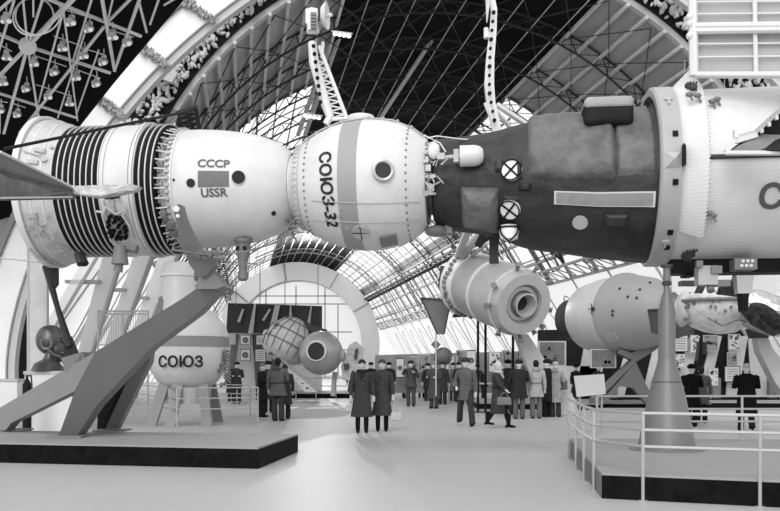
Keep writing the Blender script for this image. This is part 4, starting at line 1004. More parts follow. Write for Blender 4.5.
# right: stubby craft
m4,L4=frame_craft('spacecraft',P(589,318,28.0),P(655,311,25.0),'pale drum-shaped spacecraft on an angled grey trestle behind the cone')
q_=1.36
def sc4(L): return [(t,r*q_) for t,r in L]
P4a=[(.1,.88),(.3,.97),(1.2,1.05),(L4*.60,1.10)]; P4b=[(L4*.60,1.10),(L4*.605,1.13),(L4*.625,1.13),(L4*.64,1.10),(L4*.95,.90),(L4*1.15,.55),(L4*1.2,.45)]
mb=MB(); mb.rev(sc4([(-1.2,0),(-1.2,.62),(.1,.64),(.1,.4)]),40); mb.build('tail_drum',DGREY,m4,smooth=True)
mb=MB(); mb.rev(sc4([(.1,0)]+P4a),64); dh=mb.build('hull',HULL,m4,smooth=True)
mb=MB(); mb.rev(sc4(P4b+[(L4*1.2,0)]),64); mb.build('cone_section',mat('cone_pale',.30,.5,var=.05),m4,smooth=True)
mb=MB()
B4=Body(m4); B4.prof=sc4([(-1.2,.62),(.09,.64)]+P4a+P4b[1:])
def hit4(px,py):
    o=Vector((0,0,H)); d=Vector(((px-390)/F,1,(366-py)/F)); lo=B4.I@o; ld=(B4.I.to_3x3()@d); t=22
    while t<48:
        q=lo+ld*t
        if math.hypot(q.y,q.z)<B4.r(q.x) and B4.prof[0][0]<=q.x<=B4.prof[-1][0]: return q.x,math.atan2(q.z,-q.y)
        t+=.01
    return 1.0,0
for x,y in ((593,309),(620,289),(628,297),(640,290),(650,283),(613,311),(613,315),(637,298)):
    t,a=hit4(x,y); B4.disc_sa(mb,t,a,.05 if x!=593 else .09,.08,8)
t,a=hit4(593,309); c=B4.pt(t,a,.06); 
for d in (Vector((.2,0,0)),Vector((0,0,.2))): mb.tube(c-d,c+d,.02)
mb.build('fittings',DGREY,dh)
t,a=hit4(604,335); mb=MB(); B4.plate(mb,t,t+.5,a-.25,a,.03,3,3); mb.build('patch_plate',mat('hull_satin',.42),dh)
panelthing('solar_wing',[(648,310),(691,307),(693,333),(672,339),(652,332)],21.5,DGREY,'dark angular panel between the drum-shaped spacecraft and the bowl-shaped probe','panel',hang=[(670,338,670,400)])
tr=empty('angled_trestle',(P(625,395,25.8).x,25.8*K,.2)); tag(tr,'angular grey trestle holding the drum-shaped spacecraft','stand')
TQ=lambda x,y: P(x,y,25.6)
mb=MB(); mb.slab([TQ(*q) for q in ((600,398),(636,362),(656,350),(661,345),(650,344),(632,353),(620,349),(618,353),(632,360),(593,398),(592,404),(600,404))],(0,.5,0)); mb.build('trestle_arm',mat('trestle_grey',.11,.5),tr,world=True)
mb=MB(); mb.slab([TQ(*q) for q in ((636,362),(646,384),(656,403.7),(646,403.7),(633,388),(620,386),(606,403.7),(599,403.7))],(0,.3,0)); mb.build('trestle_leg',mat('trestle_grey',.11,.5),tr,world=True)
a=G(592,408.5); platform('trestle_base',[(a.x-.4,a.y),(a.x+4.6,a.y-.4),(a.x+4.8,a.y+3),(a.x-.4,a.y+3)],.2,'low black base under the angular trestle behind the cone')
# white info board in front
c=P(589,400,16.5); r=tag(empty('info_board',(c.x,c.y,0)),'large blank pale board on legs at the corner of the cone platform railing','sign board')
mb=MB(); mb.slab([P(574,376,16.6),P(604,374,16.6),P(606,394,16.5),P(577,397,16.5)],(0,.05,0)); mb.build('board',mat('board_pale',.50,.5),r,world=True)
mb=MB(); 
for x in (580,602): a=P(x,394,16.55); mb.tube((a.x,a.y+.03,0),(a.x,a.y+.03,a.z),.025)
mb.build('board_leg',STEEL,r,world=True)
# far right: bowl-shaped probe and foil covered one
c=P(717,305,17); pr=tag(empty('bowl_probe',c),'white bowl-shaped probe with dark rim hanging under the ribbed hull','probe')
mb=MB(); mb.rev([(-.70,0),(-.68,.25),(-.60,.52),(-.42,.74),(-.2,.86),(.05,.90),(.14,.88),(.14,0)],48,ax='Z'); o=mb.build('bowl',mat('bowl_white',.7,.45,var=.25,scale=6),pr,smooth=True)
o.rotation_euler=(0,R(8),0)
mb=MB(); g=random.Random(8)
mb.torus((0,0,.08),.92,.05,'Z',40,6)
for k in range(26): a=g.uniform(PI,2*PI); mb.box((.88*math.cos(a),.88*math.sin(a),g.uniform(-.5,.1)),(.1,.05,.07),(0,0,a))
mb.path([(-.5,-.75,-.35),(-.2,-.88,-.55),(.2,-.85,-.4),(.5,-.75,-.5)],.02,5); mb.build('rim_fittings',MGREY,pr)
mb=MB(); mb.ell((-.85,.0,-.12),(.16,.3,.42),20,12); mb.build('side_lobe',HULL2,pr,smooth=True)
mb=MB(); mb.tube((-.45,0,-.9),(-.5,0,-1.35),.04); mb.tube((.35,0,.1),(.5,0,.7),.12,n=8); mb.tube((-.5,.3,0),(-.2,.2,.7),.09,n=8); mb.box((0,.3,.55),(1.6,.3,.12)); mb.tube((-.3,0,-.9),(-.3,0,-1.2),.06); mb.build('hanger',DGREY,pr)
c=P(762,318,16.5); pr=tag(empty('foil_probe',c),'crumpled-foil probe on a curved grey arm at the right edge','probe')
mb=MB(); mb.ell((.1,0,.1),(.85,.7,.48),20,12,Matrix.Rotation(R(22),3,'Y')); 
for i,v in enumerate(mb.v):
    nn=noise.noise(Vector(v)*4)*.10; mb.v[i]=tuple(Vector(v)*(1+nn))
mb.build('foil_body',MIRRORISH,pr,smooth=True,ang=20)
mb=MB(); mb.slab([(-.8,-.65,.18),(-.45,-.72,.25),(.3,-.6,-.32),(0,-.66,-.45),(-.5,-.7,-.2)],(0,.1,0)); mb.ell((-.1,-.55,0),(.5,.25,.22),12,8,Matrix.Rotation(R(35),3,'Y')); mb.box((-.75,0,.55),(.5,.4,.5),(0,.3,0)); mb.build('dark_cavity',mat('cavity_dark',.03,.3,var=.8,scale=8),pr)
mb=MB(); mb.slab([(-.65,-.1,.75),(-.1,-.1,1.05),(.3,-.1,.9),(.3,-.1,.2),(-.3,-.1,.3)],(0,.5,0)); mb.build('white_lobe',HULL,pr)
ca=empty('curved_arm_stand',(P(790,400,16.5).x,16.5*K,0)); tag(ca,'bent grey arm stand under the foil probe at the right edge','stand')
mb=MB(); mb.slab([P(757,336,16.6),P(766,332,16.6),P(772,347,16.6),P(800,385,16.6),P(830,420,16.6),P(800,420,16.6),P(775,382,16.6),P(760,352,16.6)],(0,.35,0)); mb.build('arm_shaft',LGREY,ca,world=True)
mb=MB(); c=P(761,334,16.6); mb.rev([(-.1,.22),(.12,.3),(.12,0)],20,ax='Z'); mb.v=[(a+c.x,b+c.y+.15,q+c.z) for a,b,q in mb.v]; mb.build('saddle',DGREY,ca,world=True)
# ------------------------------------------------------------- FAR EXHIBIT (two-part craft on platform at centre left)
Yg=32.0; kk=Yg/700
bs=tag(empty('spacecraft',P(290,350,Yg)),'pale bell-shaped capsule joined to a metal sphere with a round dark window','spacecraft')
c1=P(287,343,Yg); c2=P(321,353,Yg-1)
I5=pmat(bs).inverted(); 
mb=MB(); prof=[(-.9,0),(-.9,.5),(-.6,.95),(-.1,1.06),(.5,1.0),(1.0,.62),(1.2,.3),(1.2,0)]; mb.rev(prof,40); M=Euler((0,R(-62),R(20))).to_matrix(); mb.v=[tuple(I5@(c1+M@Vector(v))) for v in mb.v]; bb=mb.build('bell',mat('bell_pale',.46,.5,var=.2,scale=4),bs,smooth=True,ang=60)
mb=MB()
for k in range(16):
    a_=2*PI*k/16; mb.path([I5@(c1+M@Vector((t_,r_*math.cos(a_),r_*math.sin(a_)))) for t_,r_ in ((-.6,.97),(-.1,1.08),(.5,1.02),(1.0,.64),(1.2,.32))],.022,4)
for t_,r_ in ((-.1,1.08),(.45,1.03),(.95,.68)):
    mb.path([I5@(c1+M@Vector((t_,r_*math.cos(2*PI*k/32),r_*math.sin(2*PI*k/32)))) for k in range(33)],.035,4)
mb.build('bell_ribs',mat('bell_rib',.12,.5),bb)
mb=MB(); g=random.Random(14)
for k in range(30): q=c1+Vector((g.uniform(-.8,.9),-.95,g.uniform(-.8,.9))); mb.box(I5@(q+Vector((0,.25*(q-c1).length,0))),(g.uniform(.08,.3),.12,g.uniform(.06,.2)),(0,g.uniform(-1,1),0))
mb.build('bell_fittings',DGREY,bb,kind='stuff')
mb=MB(); mb.ell(I5@c2,(.97,.97,.97),36,24); sp=mb.build('metal_sphere',mat('sphere_satin',.36,.35,metal=.35),bs,smooth=True,ang=80)
mb=MB(); q=I5@(c2+Vector((-.13,-.90,.08))); disc(mb,q,(-.13,-.86,.08),.40,.14,28); mb.build('window_glass',mat('far_window',.03,.2,var=.6,scale=12),sp)
mb=MB(); mb.torus(q-Vector((0,.05,0)),.41,.05,'Y',32,6,Matrix.Rotation(R(-8),3,'Z')); mb.build('window_rim',RIM,sp)
mb=MB(); mb.path([I5@P(303,325,Yg),I5@P(315,331,Yg),I5@P(326,334,Yg)],.22,8); mb.build('top_fairing',DGREY,bs)
mb=MB(); mb.ell(I5@P(267,334,Yg),(.2,.2,.22),12,8); mb.tube(I5@P(269,335,Yg),I5@P(276,338,Yg),.05); mb.build('side_ball',HULL2,bs,smooth=True)
mb=MB(); mb.slab([I5@P(349,345,Yg-1),I5@P(356,341,Yg-1),I5@P(363,348,Yg-1),I5@P(362,372,Yg-1),I5@P(352,381,Yg-1),I5@P(343,380,Yg-1),I5@P(341,366,Yg-1)],(0,.5,0)); mb.ell(I5@P(339,355,Yg-1),(.3,.4,.35),10,8); dw=mb.build('disc_wing',mat('disc_pale',.36,.5,var=.3,scale=5),bs)
mb=MB(); mb.slab([I5@P(x,y,Yg-1.1) for x,y in ((344,364),(349,363),(349,369),(344,370))],(0,.05,0)); mb.slab([I5@P(x,y,Yg-1.1) for x,y in ((355,350),(358,348),(357,358),(354,360))],(0,.05,0)); mb.build('dark_patch',DGREY,dw)
mb=MB(); mb.tube(I5@P(335,372,Yg-.5),I5@P(333,396,Yg-.5),.12,n=8); mb.tube(I5@P(282,365,Yg),I5@P(281,397,Yg),.15,n=8); mb.tube(I5@P(352,379,Yg-1),I5@P(352,396,Yg-1),.07); mb.build('support_leg',LGREY,bs)
p0=G(300,398.2); p1=G(352,398.2); platform('low_platform',[(p0.x-1.2,p0.y),(p1.x,p1.y),(p1.x,p1.y+5),(p0.x-1.2,p0.y+5)],.24,'far low platform with black edge under the sphere and bell craft')
for (x0,x1,lb) in ((282,352,'thin steel railing in front of the far sphere and bell craft'),):
    z0=.0; A=[G(x,398.6) for x in (296,316,336,352)]; railing('railing',A,1.0,lb,rails=(1,.62),r=.025)
rp=tag(empty('ramp',P(300,385,30)),'pale ramp with round holes leading up to the sphere and bell craft','ramp'); mb=MB(); mb.slab([P(283,365,30.5),P(287,365,30.5),P(317,392,29.5),P(305,392,29.5)],(0,.6,0)); mb.build('ramp_side',LGREY,rp,world=True); mb=MB()
for k in range(5): disc(mb,P(288+k*4.8,371+k*4.4,30.35-k*.18),(0,1,0),.06,.05,10)
mb.build('hole',BLACK,rp,world=True); mb=MB(); mb.tube(P(281,359,30.5),P(320,390,29.5),.04); mb.build('handrail',STEEL,rp,world=True)
# ------------------------------------------------------------- EXHIBITION WALLS, BOARDS AND POSTERS
def board(name,pts,Y,m,label,cat,th=.12,group=None,feet=True):
    q=[P(x,y,Y) for x,y in pts]; c=sum(q,Vector())/len(q); r=tag(empty(name,(c.x,c.y,0 if feet else c.z)),label,cat,group)
    mb=MB(); mb.slab(q,(0,th,0)); mb.build('board_face',m,r,world=True); return r
PB=mat('panel_black',.02,.6,var=.3); PG=mat('panel_grey',.12,.6,var=.2); PW=mat('panel_white',.6,.6,var=.06)
bd=board('display_wall',[(228,303),(322,306),(322,333),(300,333),(226,333)],40,mat('dark_board_sheen',.05,.35,var=.35,scale=.25),'wide dark hanging board with slanted pale streaks before the far lunette window','board',feet=False)
mb=MB()
for pts in (((268,333),(275,305),(280,305),(277,320),(272,333)),((237,322),(242,309),(244,309),(240,322)),((262,320),(269,309),(271,309),(264,321)),((248,333),(254,304),(256,304),(253,333)),((288,333),(290,305),(291,305),(293,333)),((305,333),(311,305),(312,305),(309,333))):
    mb.slab([P(x,y,39.8) for x,y in pts],(0,.1,0))
mb.build('pale_streak',LGREY,bd,world=True)
mb=MB()
for x in (236,260,285,318): mb.tube(P(x,305,40),P(x,262,40),.03,n=4)
mb.build('hanging_wire',MGREY,bd,world=True)
bd=board('display_wall',[(226,333),(322,333),(322,393),(226,393)],41,PW,'pale exhibition wall below the wide dark board, hung with small framed pictures','wall panel')
mb=MB()
for x0,x1,s in ((232,238,6),(252,262,-4),(274,280,6)): mb.slab([P(x0,334,40.9),P(x1,334,40.9),P(x1-s,392,40.9),P(x0-s,392,40.9)],(0,.05,0))
mb.build('dark_stripe',PG,bd,world=True)
def poster(x0,y0,x1,y1,Y,label,style=0,group='pictures on the exhibition walls',pm=None):
    a=P(x0,y1,Y);b=P(x1,y0,Y); c=(a+b)/2; r=tag(empty('framed_picture',c),label,'picture',group)
    w=(b.x-a.x); h=b.z-a.z; mb=MB(); mb.box((0,0,0),(w,.06,h)); mb.build('frame',DGREY if style!=2 else LGREY,r)
    mb=MB(); mb.box((0,-.035,0),(w*.88,.02,h*.9)); mb.build('sheet',pm or PW,r)
    mb=MB()
    if style==0: mb.torus((0,-.05,0),min(w,h)*.22,.04,'Y',20,5); mb.torus((0,-.05,0),min(w,h)*.12,.04,'Y',20,5)
    elif style==1:
        for k in(-1,0,1): mb.slab([(w*.2*k-.05*w,-.05,-h*.25),(w*.2*k+.05*w,-.05,-h*.25),(w*.2*k+.03*w,-.05,h*.2),(w*.2*k,-.05,h*.3)],(0,.02,0))
    elif style==2:
        g=random.Random(int(x0*7+y0))
        for k in range(12): mb.box((g.uniform(-.35,.35)*w,-.05,g.uniform(-.38,.38)*h),(w*g.uniform(.08,.25),.02,h*g.uniform(.05,.18)))
    else:
        for k in range(5): mb.box((0,-.05,h*(.3-.15*k)),(w*.65,.02,h*.035))
    mb.build('print',PG,r); return r
poster(240,335,251,345,40,'picture of concentric rings under the wide dark board',0); poster(256,335,266,345,40,'picture of three upright shapes right of the rings picture',1); poster(240,349,251,361,40,'picture with dark blot directly below the rings picture',0)
poster(229,334,236,345,40,'pale text sheet left of the rings picture',3); poster(255,349,266,362,40,'pale text sheet below the three-shapes picture',3)
# centre rows: pale backs and boards behind the crowd
bd=board('display_wall',[(375,355),(566,350),(566,393),(375,393)],34,mat('centre_wall',.22,.6,var=.25,scale=.8),'long low exhibition wall behind the crowd at the centre','wall panel')
g=random.Random(19)
cent=[(396,358,404,378,PW),(418,354,430,372,PG),(446,356,454,378,PW),(456,350,466,372,PG),(466,350,476,371,PW),(489,352,500,372,PW),(502,350,510,370,PG),(518,351,530,366,PG),(410,356,417,374,PG),(434,358,444,374,PW)]
nm=['first','second','third','fourth','fifth','sixth','seventh','eighth','ninth','tenth']
for i,(x0,y0,x1,y1,pm) in enumerate(sorted(cent)): poster(x0,y0,x1,y1,33.2,f'{nm[i]} sheet from the left along the low wall behind the crowd',2 if i%3 else 0,pm=pm if pm is PW else mat('sheet_grey',.25,.6))
# big patterned metal sheets at right of the pylon
for (x0,y0,x1,y1,lb) in ((538,341,566,366,'square embossed grey sheet behind the pale pylon'),(590,349,616,368,'square embossed grey sheet under the drum-shaped spacecraft')):
    r=poster(x0,y0,x1,y1,26,lb,2,group=None,pm=mat('embossed_grey',.12,.5,var=.35,scale=3))
# stripes wall on the right
YW=32
bd=board('display_wall',[(538,330),(790,326),(790,400),(538,400)],YW,PB,'black exhibition wall with slanted white stripes at the right','wall panel')
mb=MB()
for (a,b,c_,d_) in ((540,566,571,352),(612,624,630,640),(642,652,656,664),(672,686,690,700),(697,708,712,722),(726,738,730,748),(752,790,748,790),(575,600,586,606)):
    mb.slab([P(a,397,YW-.15),P(b,397,YW-.15),P(max(c_,d_),336,YW-.15),P(min(c_,d_),336,YW-.15)] if not a==540 else [P(538,397,YW-.15),P(600,397,YW-.15),P(600,366,YW-.15),P(538,366,YW-.15)],(0,.1,0))
mb.build('white_stripe',PW,bd,world=True)
mb=MB()
for x in (613,657,689,716,748,772): mb.box(P(x,388,YW-.5),(.5,.4,2.0) if 0 else (.35,.25,.9))
mb.build('wall_foot',MGREY,bd,world=True)
for (x0,y0,x1,y1,lb,s) in ((673,335,688,352,'pale text sheet high on the striped wall beside the cone',3),(690,335,698,353,'narrow grey picture right of the pale text sheet',2),(703,335,718,351,'picture of dark figures high on the striped wall, above the gap between visitors',2),(728,334,740,350,'picture on the striped wall under the hanging cup',2),(674,354,685,368,'dark picture under the pale text sheet beside the cone',2),(708,368,718,386,'mottled picture right of the two visitors by the striped wall',2),(727,352,737,366,'small picture above the pale-hatted visitor',2),(724,366,740,382,'pale sheet beside the pale-hatted visitor',3)): poster(x0,y0,x1,y1,YW-.6,lb,s,pm=mat('sheet_grey',.25) if s==2 and x0%2 else None)
for (x0,y0,x1,y1,lb) in ((672,268,697,292,'pale board left of the hanging unit, behind the cone top'),(714,272,735,284,'pale board between the hanging unit and the hanging cup'),(750,268,790,290,'pale board right of the hanging cup')):
    bd_=board('pale_board',[(x0,y0),(x1,y0-2),(x1,y1),(x0,y1)],24,PW,lb,'board',feet=False)
    mb=MB(); mb.tube(P((x0+x1)/2,y0,24.2),P((x0+x1)/2,60,24.2),.015); mb.build('hanging_cord',LGREY,bd_,world=True)
# platform edges behind the crowd
a=G(379,403);b_=G(566,412); a2=G(476,411)
platform('low_platform',[(G(478,409).x,G(478,409).y),(G(600,410).x,G(600,410).y),(G(600,410).x+1,G(600,410).y+5),(G(478,409).x,G(478,409).y+5)],.22,'low platform with black edge under the pale pylon, behind the crowd')
c=G(722,409); platform('low_platform',[(c.x-.4,c.y),(c.x+3.5,c.y-.5),(c.x+3.8,c.y+2),(c.x-.4,c.y+2)],.25,'small black plinth before the striped wall, beside the pale-hatted visitor')
# table with pole sign among crowd
c=G(470,401); tb=tag(empty('dark_table',(c.x,c.y,0)),'dark table behind the striding man','table'); mb=MB(); mb.box((.45,0,.80),(2.0,.7,.06)); mb.build('table_top',LGREY,tb); 
for dx in(-.45,1.35):
    mb=MB(); mb.box((dx,0,.39),(.08,.6,.78)); mb.build('leg',BLACK,tb)
c=G(449,404); sg=tag(empty('pole_sign',(c.x,c.y,0)),'tall pale pole with lattice globe model and tilted square in the crowd','sign'); mb=MB(); mb.tube((0,0,0),(0,0,2.1),.035); mb.build('pole',LGREY,sg)
mb=MB(); mb.ell((-.25,0,2.0),(.33,.3,.36),14,10); mb.torus((-.25,-.05,2.0),.36,.03,'Y',24,5); mb.build('globe_model',PG,sg,smooth=True); mb=MB(); mb.box((-.55,0,2.5),(.3,.05,.3),(0,R(45),0)); mb.tube((-.55,0,2.3),(-.55,0,1.6),.02); mb.build('tilted_square',PG,sg)
c=G(397,389); dm=tag(empty('white_dome_model',(c.x,c.y,0)),'white domed model standing far behind the couple','model'); mb=MB(); mb.rev([(0,0),(0,.72),(1.5,.72),(1.75,.68),(2.1,.5),(2.35,.25),(2.4,0)],24,ax='Z'); mb.build('dome_shell',WHITE,dm,smooth=True); mb=MB(); mb.rev([(.0,.75),(.35,.75),(.35,.7)],24,ax='Z'); mb.rev([(1.1,.73),(1.1,.75),(1.2,.75),(1.2,.7)],24,ax='Z'); mb.build('dome_base',LGREY,dm)
# hanging white cloud-like lower right: nothing else
# ------------------------------------------------------------- PEOPLE
SKIN=mat('skin_tone',.58,.55,var=.05); 
CM={}
def cm(v,r=.8): 
    k='cloth_%03d'%int(v*1000); return mat(k,v,r,var=.22,scale=9,bump=.25,bscale=18)
def skin_mesh(chains):
    vs=[];es=[];rs=[]; idx={}
    def vid(p,r):
        k=tuple(round(c,4) for c in p)
        if k not in idx: idx[k]=len(vs); vs.append(k); rs.append(r)
        return idx[k]
    for ch in chains:
        pr=None
        for p,r in ch:
            i=vid(p,r)
            if pr is not None and pr!=i: es.append((pr,i))
            pr=i
    me=bpy.data.meshes.new('b'); me.from_pydata(vs,es,[]); o=bpy.data.objects.new('b',me); col.objects.link(o)
    sk=o.modifiers.new('s','SKIN'); sk.use_smooth_shade=True
    if not me.skin_vertices: me.attributes
    for i,sv in enumerate(me.skin_vertices[0].data): sv.radius=(rs[i],rs[i]); sv.use_root=(i==0)
    sb=o.modifiers.new('d','SUBSURF'); sb.levels=1; sb.render_levels=1
    bpy.context.view_layer.update(); dg=bpy.context.evaluated_depsgraph_get(); m2=bpy.data.meshes.new_from_object(o.evaluated_get(dg))
    V=[tuple(v.co) for v in m2.vertices]; Fs=[tuple(p.vertices) for p in m2.polygons]
    bpy.data.objects.remove(o); bpy.data.meshes.remove(me); bpy.data.meshes.remove(m2); return V,Fs
def person(px,fy,label,face=0,h=1.7,coat=.05,clen=.5,leg=.04,boots=.012,hat='fur',hatv=.03,arms=('down','down'),stride=0.0,flare=1.15,collar=None,bag=None,skirt=False,hood=False,belt=False,lean=0.0,head=0.0,splay=0.0,width=1.0,group=None):
    "face: direction the person looks, degrees; 0 = to the camera, 90 = to the right in the photo"
    g=G(px,fy); s=h/1.72
    root=empty('person',(g.x,g.y,0),(0,0,R(face)),s); tag(root,label,'person',group)
    # local frame: looking towards -Y, x to the person's left (photo right when facing us)
    V3=Vector
    hipz=.92; sh=1.43; wd=.19*width
    def Lx(z): return V3((0,-lean*(z-.9),0)) if z>.9 else V3((0,0,0))
    legs=[]
    for i,sx in enumerate((-1,1)):
        st_=stride*(1 if sx>0 else -1)
        ank=V3((.10*sx+splay*sx,-st_*.5,.09+(.07 if st_<0 and abs(st_)>.3 else 0))); knee=V3((.10*sx+splay*.5*sx,-st_*.22-(.05 if stride else .0),.49)); hip=V3((.095*sx,0,hipz))
        legs.append((hip,knee,ank))
    arml=[]
    for i,sx in enumerate((-1,1)):
        S_=V3((wd*sx,0,sh))+Lx(sh); a=arms[i]
        if a=='down': E=S_+V3((.06*sx,.02,-.29)); Wr=E+V3((.015*sx,-.05,-.25))
        elif a=='pocket': E=S_+V3((.12*sx,.06,-.27)); Wr=E+V3((-.07*sx,-.14,-.15))
        elif a=='front': E=S_+V3((.06*sx,-.03,-.28)); Wr=E+V3((-.10*sx,-.22,.02))
        elif a=='chest': E=S_+V3((.08*sx,-.08,-.26)); Wr=E+V3((-.13*sx,-.16,.14))
        elif a=='raise': E=S_+V3((.10*sx,-.20,-.16)); Wr=E+V3((-.08*sx,-.10,.20))
        elif a=='swing': E=S_+V3((.05*sx,.12,-.26)); Wr=E+V3((.0,.10,-.20))
        elif a=='fwd': E=S_+V3((.05*sx,-.12,-.26)); Wr=E+V3((-.03*sx,-.16,-.15))
        arml.append((S_,E,Wr))
    pel=V3((0,0,.96)); ch=V3((0,0,1.28))+Lx(1.28); nk=V3((0,0,1.46))+Lx(1.46); hd=V3((0,0,1.60))+Lx(1.6)+V3((0,-.02,0))
    chains=[[(pel,.13),(ch,.14),(nk+V3((0,0,-.03)),.07),(nk+V3((0,0,.05)),.052),(hd,.05)]]
    for hip,knee,ank in legs: chains.append([(pel,.13),(hip,.08),(knee,.055),(ank,.026),(ank+V3((0,-.05,-.05)),.014)])
    hands=[]
    for (S_,E,Wr),sx in zip(arml,(-1,1)):
        d=(Wr-E).normalized(); palm=Wr+d*.075; chains.append([(ch,.125),(S_,.045),(E,.042),(Wr,.03),(palm,.028)])
        side=d.cross(V3((0,-1,0.2))); side=(side if side.length>.1 else V3((1,0,0))).normalized(); inn=d.cross(side).normalized(); inn=inn if inn.y<0 else -inn
        for q,(o_,ln) in enumerate(((-.028,.062),(-.010,.074),(.010,.070),(.027,.055))):
            b=palm+side*o_; chains.append([(palm,.028),(b+d*.02,.0095),(b+d*(.02+ln*.5)+inn*.006,.009),(b+d*(.02+ln*.85)+inn*.028,.007)])
        t=Wr+d*.03; chains.append([(palm,.028),(t+side*(-.035)+d*.02+inn*.01,.011),(t+side*(-.045)+d*.05+inn*.025,.009)])
        hands.append(palm)
    V,Fs=skin_mesh(chains)
    mb=MB(); mb.add(V,Fs)
    Mh=Matrix.Rotation(R(head),3,'Z')
    hc=hd+V3((0,0,.02))
    mb.ell(hc,(.078,.095,.118),20,14,Mh); mb.ell(hc+Mh@V3((0,-.03,-.06)),(.058,.062,.06),14,10,Mh)
    mb.ell(hc+Mh@V3((0,-.098,-.018)),(.014,.022,.026),8,6,Mh)
    for sx in(-1,1): mb.ell(hc+Mh@V3((.079*sx,.0,-.01)),(.012,.022,.032),8,6,Mh)
    mb.cm=1
    for sx in(-1,1): mb.ell(hc+Mh@V3((.032*sx,-.085,.012)),(.016,.012,.008),8,6,Mh); mb.ell(hc+Mh@V3((.032*sx,-.088,.032)),(.022,.01,.004),8,4,Mh)
    mb.ell(hc+Mh@V3((0,-.086,-.058)),(.024,.012,.006),8,5,Mh)
    mb.build('body',[SKIN,mat('eye_dark',.03,.4)],root,smooth=True,ang=80)
    # trousers or stockings
    def sub(pa,pb,pc,n=5):
        out=[]
        for k in range(n+1): u=k/n; out.append((pa*(1-u)**2+pb*2*u*(1-u)+pc*u*u))
        return out
    for i,(hip,knee,ank) in enumerate(legs):
        mb=MB(); 
        if skirt: pts=[knee+V3((0,0,.12)),knee,(knee+ank)/2,ank+V3((0,0,.02))]; rr=[.078,.062,.06,.05]; mb.path(pts,rr,12); mb.build('stocking',cm(boots) ,root,smooth=True,ang=70)
        else: pts=[hip,(hip+knee)/2,knee,(knee+ank)/2,ank+V3((0,.0,-.035))]; mb.path(pts,[.105,.095,.078,.078,.082],12); mb.build('trouser_leg',cm(leg),root,smooth=True,ang=70)
        mb=MB(); f=V3((ank.x,ank.y,ank.z-.09)); lift=f.z
        up=(skirt and .26 or .04)
        if skirt: mb.path([ank+V3((0,0,up)),ank+V3((0,0,.04)),f+V3((0,.01,.05))],[.062,.056,.054],12)
        mb.path([f+V3((0,.085,.032)),f+V3((0,.02,.045)),f+V3((0,-.08,.04)),f+V3((0,-.165,.028)),f+V3((0,-.20,.022))],[.030,.044,.045,.036,.015],10,sq=.8)
        mb.box(f+V3((0,.07,.015)),(.05,.05,.03))
        mb.build('boot' if skirt else 'shoe',cm(boots,.4),root,smooth=True,ang=70)
    # coat
    hem=hipz+.05-clen
    mb=MB(); rings=[]; n=28; sway=stride*.12
    spec=[(hem,.205*flare*width,.165*flare),(hem+.02,.207*flare*width,.165*flare),((hem+.98)/2,.19*(1+flare)/2*width,.15*(1+flare)/2),(.98,.185*width,.145),(1.08,.17*width,.135),(1.22,.19*width,.145),(1.36,.205*width,.14),(1.43,.19*width,.115),(1.475,.12*width,.09),(1.50,.075,.075)]
    for z,rx,ry in spec:
        c=Lx(z)+V3((0,.01-(sway*(0.98-z) if z<.98 else 0)*.3,0)); rings.append([c+V3((rx*math.cos(2*PI*k/n)*(1+ (.03*math.sin(k*2.6+px) if z<.95 else 0)),ry*math.sin(2*PI*k/n)*(1+(.04*math.sin(k*1.9+px) if z<.95 else 0)),z)) for k in range(n)])
    vs=[v for r in rings for v in r]; fs=[(i*n+k,i*n+(k+1)%n,(i+1)*n+(k+1)%n,(i+1)*n+k) for i in range(len(rings)-1) for k in range(n)]
    fs.append(tuple(range(n))[::-1]); mb.add(vs,fs)
    for (S_,E,Wr),sx in zip(arml,(-1,1)):
        mb.path([S_+V3((-.04*sx,0,.0)),S_+V3((.01*sx,0,-.03)),S_.lerp(E,.5),E,E.lerp(Wr,.5),Wr+(E-Wr)*.02],[.05,.070,.066,.060,.055,.052],12)
    ct=mb.build('coat',cm(coat),root,smooth=True,ang=60)
    if belt:
        mb=MB(); mb.rev([(1.045,.18),(1.045,.195),(1.085,.195),(1.085,.18)],24,ax='Z'); mb.v=[(a*width*.98+Lx(1.06).x,b*.79+.01+Lx(1.06).y,c) for a,b,c in mb.v]; mb.build('belt',cm(max(.01,coat*.5)),ct)
    mb=MB()
    for z in (1.3,1.18,1.06,.94): mb.ell(Lx(z)+V3((.03,-.150+.008*(z<1.1),z)),(.012,.01,.012),6,4)
    mb.build('button',cm(.01 if coat>.06 else .2),ct)
    if collar:
        mb=MB(); mb.torus(Lx(1.48)+V3((0,0,1.475)),.098,.045,'Z',20,8); mb.path([Lx(1.46)+V3((-.06,-.08,1.45)),V3((0,-.155,1.32))+Lx(1.3)],[.035,.02],8); mb.path([Lx(1.46)+V3((.06,-.08,1.45)),V3((0,-.155,1.32))+Lx(1.3)],[.035,.02],8)
        mb.build('collar',mat('fur_%02d'%int(collar*100),collar,.95,var=.3,scale=30,bump=.6,bscale=60),ct,smooth=True,ang=80)
    if hood:
        mb=MB(); mb.ell(Lx(1.44)+V3((0,.10,1.46)),(.13,.07,.085),14,8); mb.build('hood',cm(coat*.8),ct,smooth=True)
    # hat or hair
    mb=MB()
    if hat=='fur':
        mb.ell(hc+Mh@V3((0,.016,.088)),(.115,.122,.082),18,10,Mh); mb.torus(hc+Mh@V3((0,.014,.080)),.098,.034,'Z',20,8,Mh); mb.build('fur_hat',mat('furhat_%03d'%int(hatv*1000),hatv,.95,var=.35,scale=25,bump=.7,bscale=55),root,smooth=True,ang=80)
    elif hat=='knit':
        mb.ell(hc+Mh@V3((0,.016,.062)),(.09,.102,.085),18,10,Mh); mb.torus(hc+Mh@V3((0,.008,.062)),.082,.018,'Z',20,8,Mh); mb.build('knit_hat',cm(hatv),root,smooth=True,ang=80)
    else:
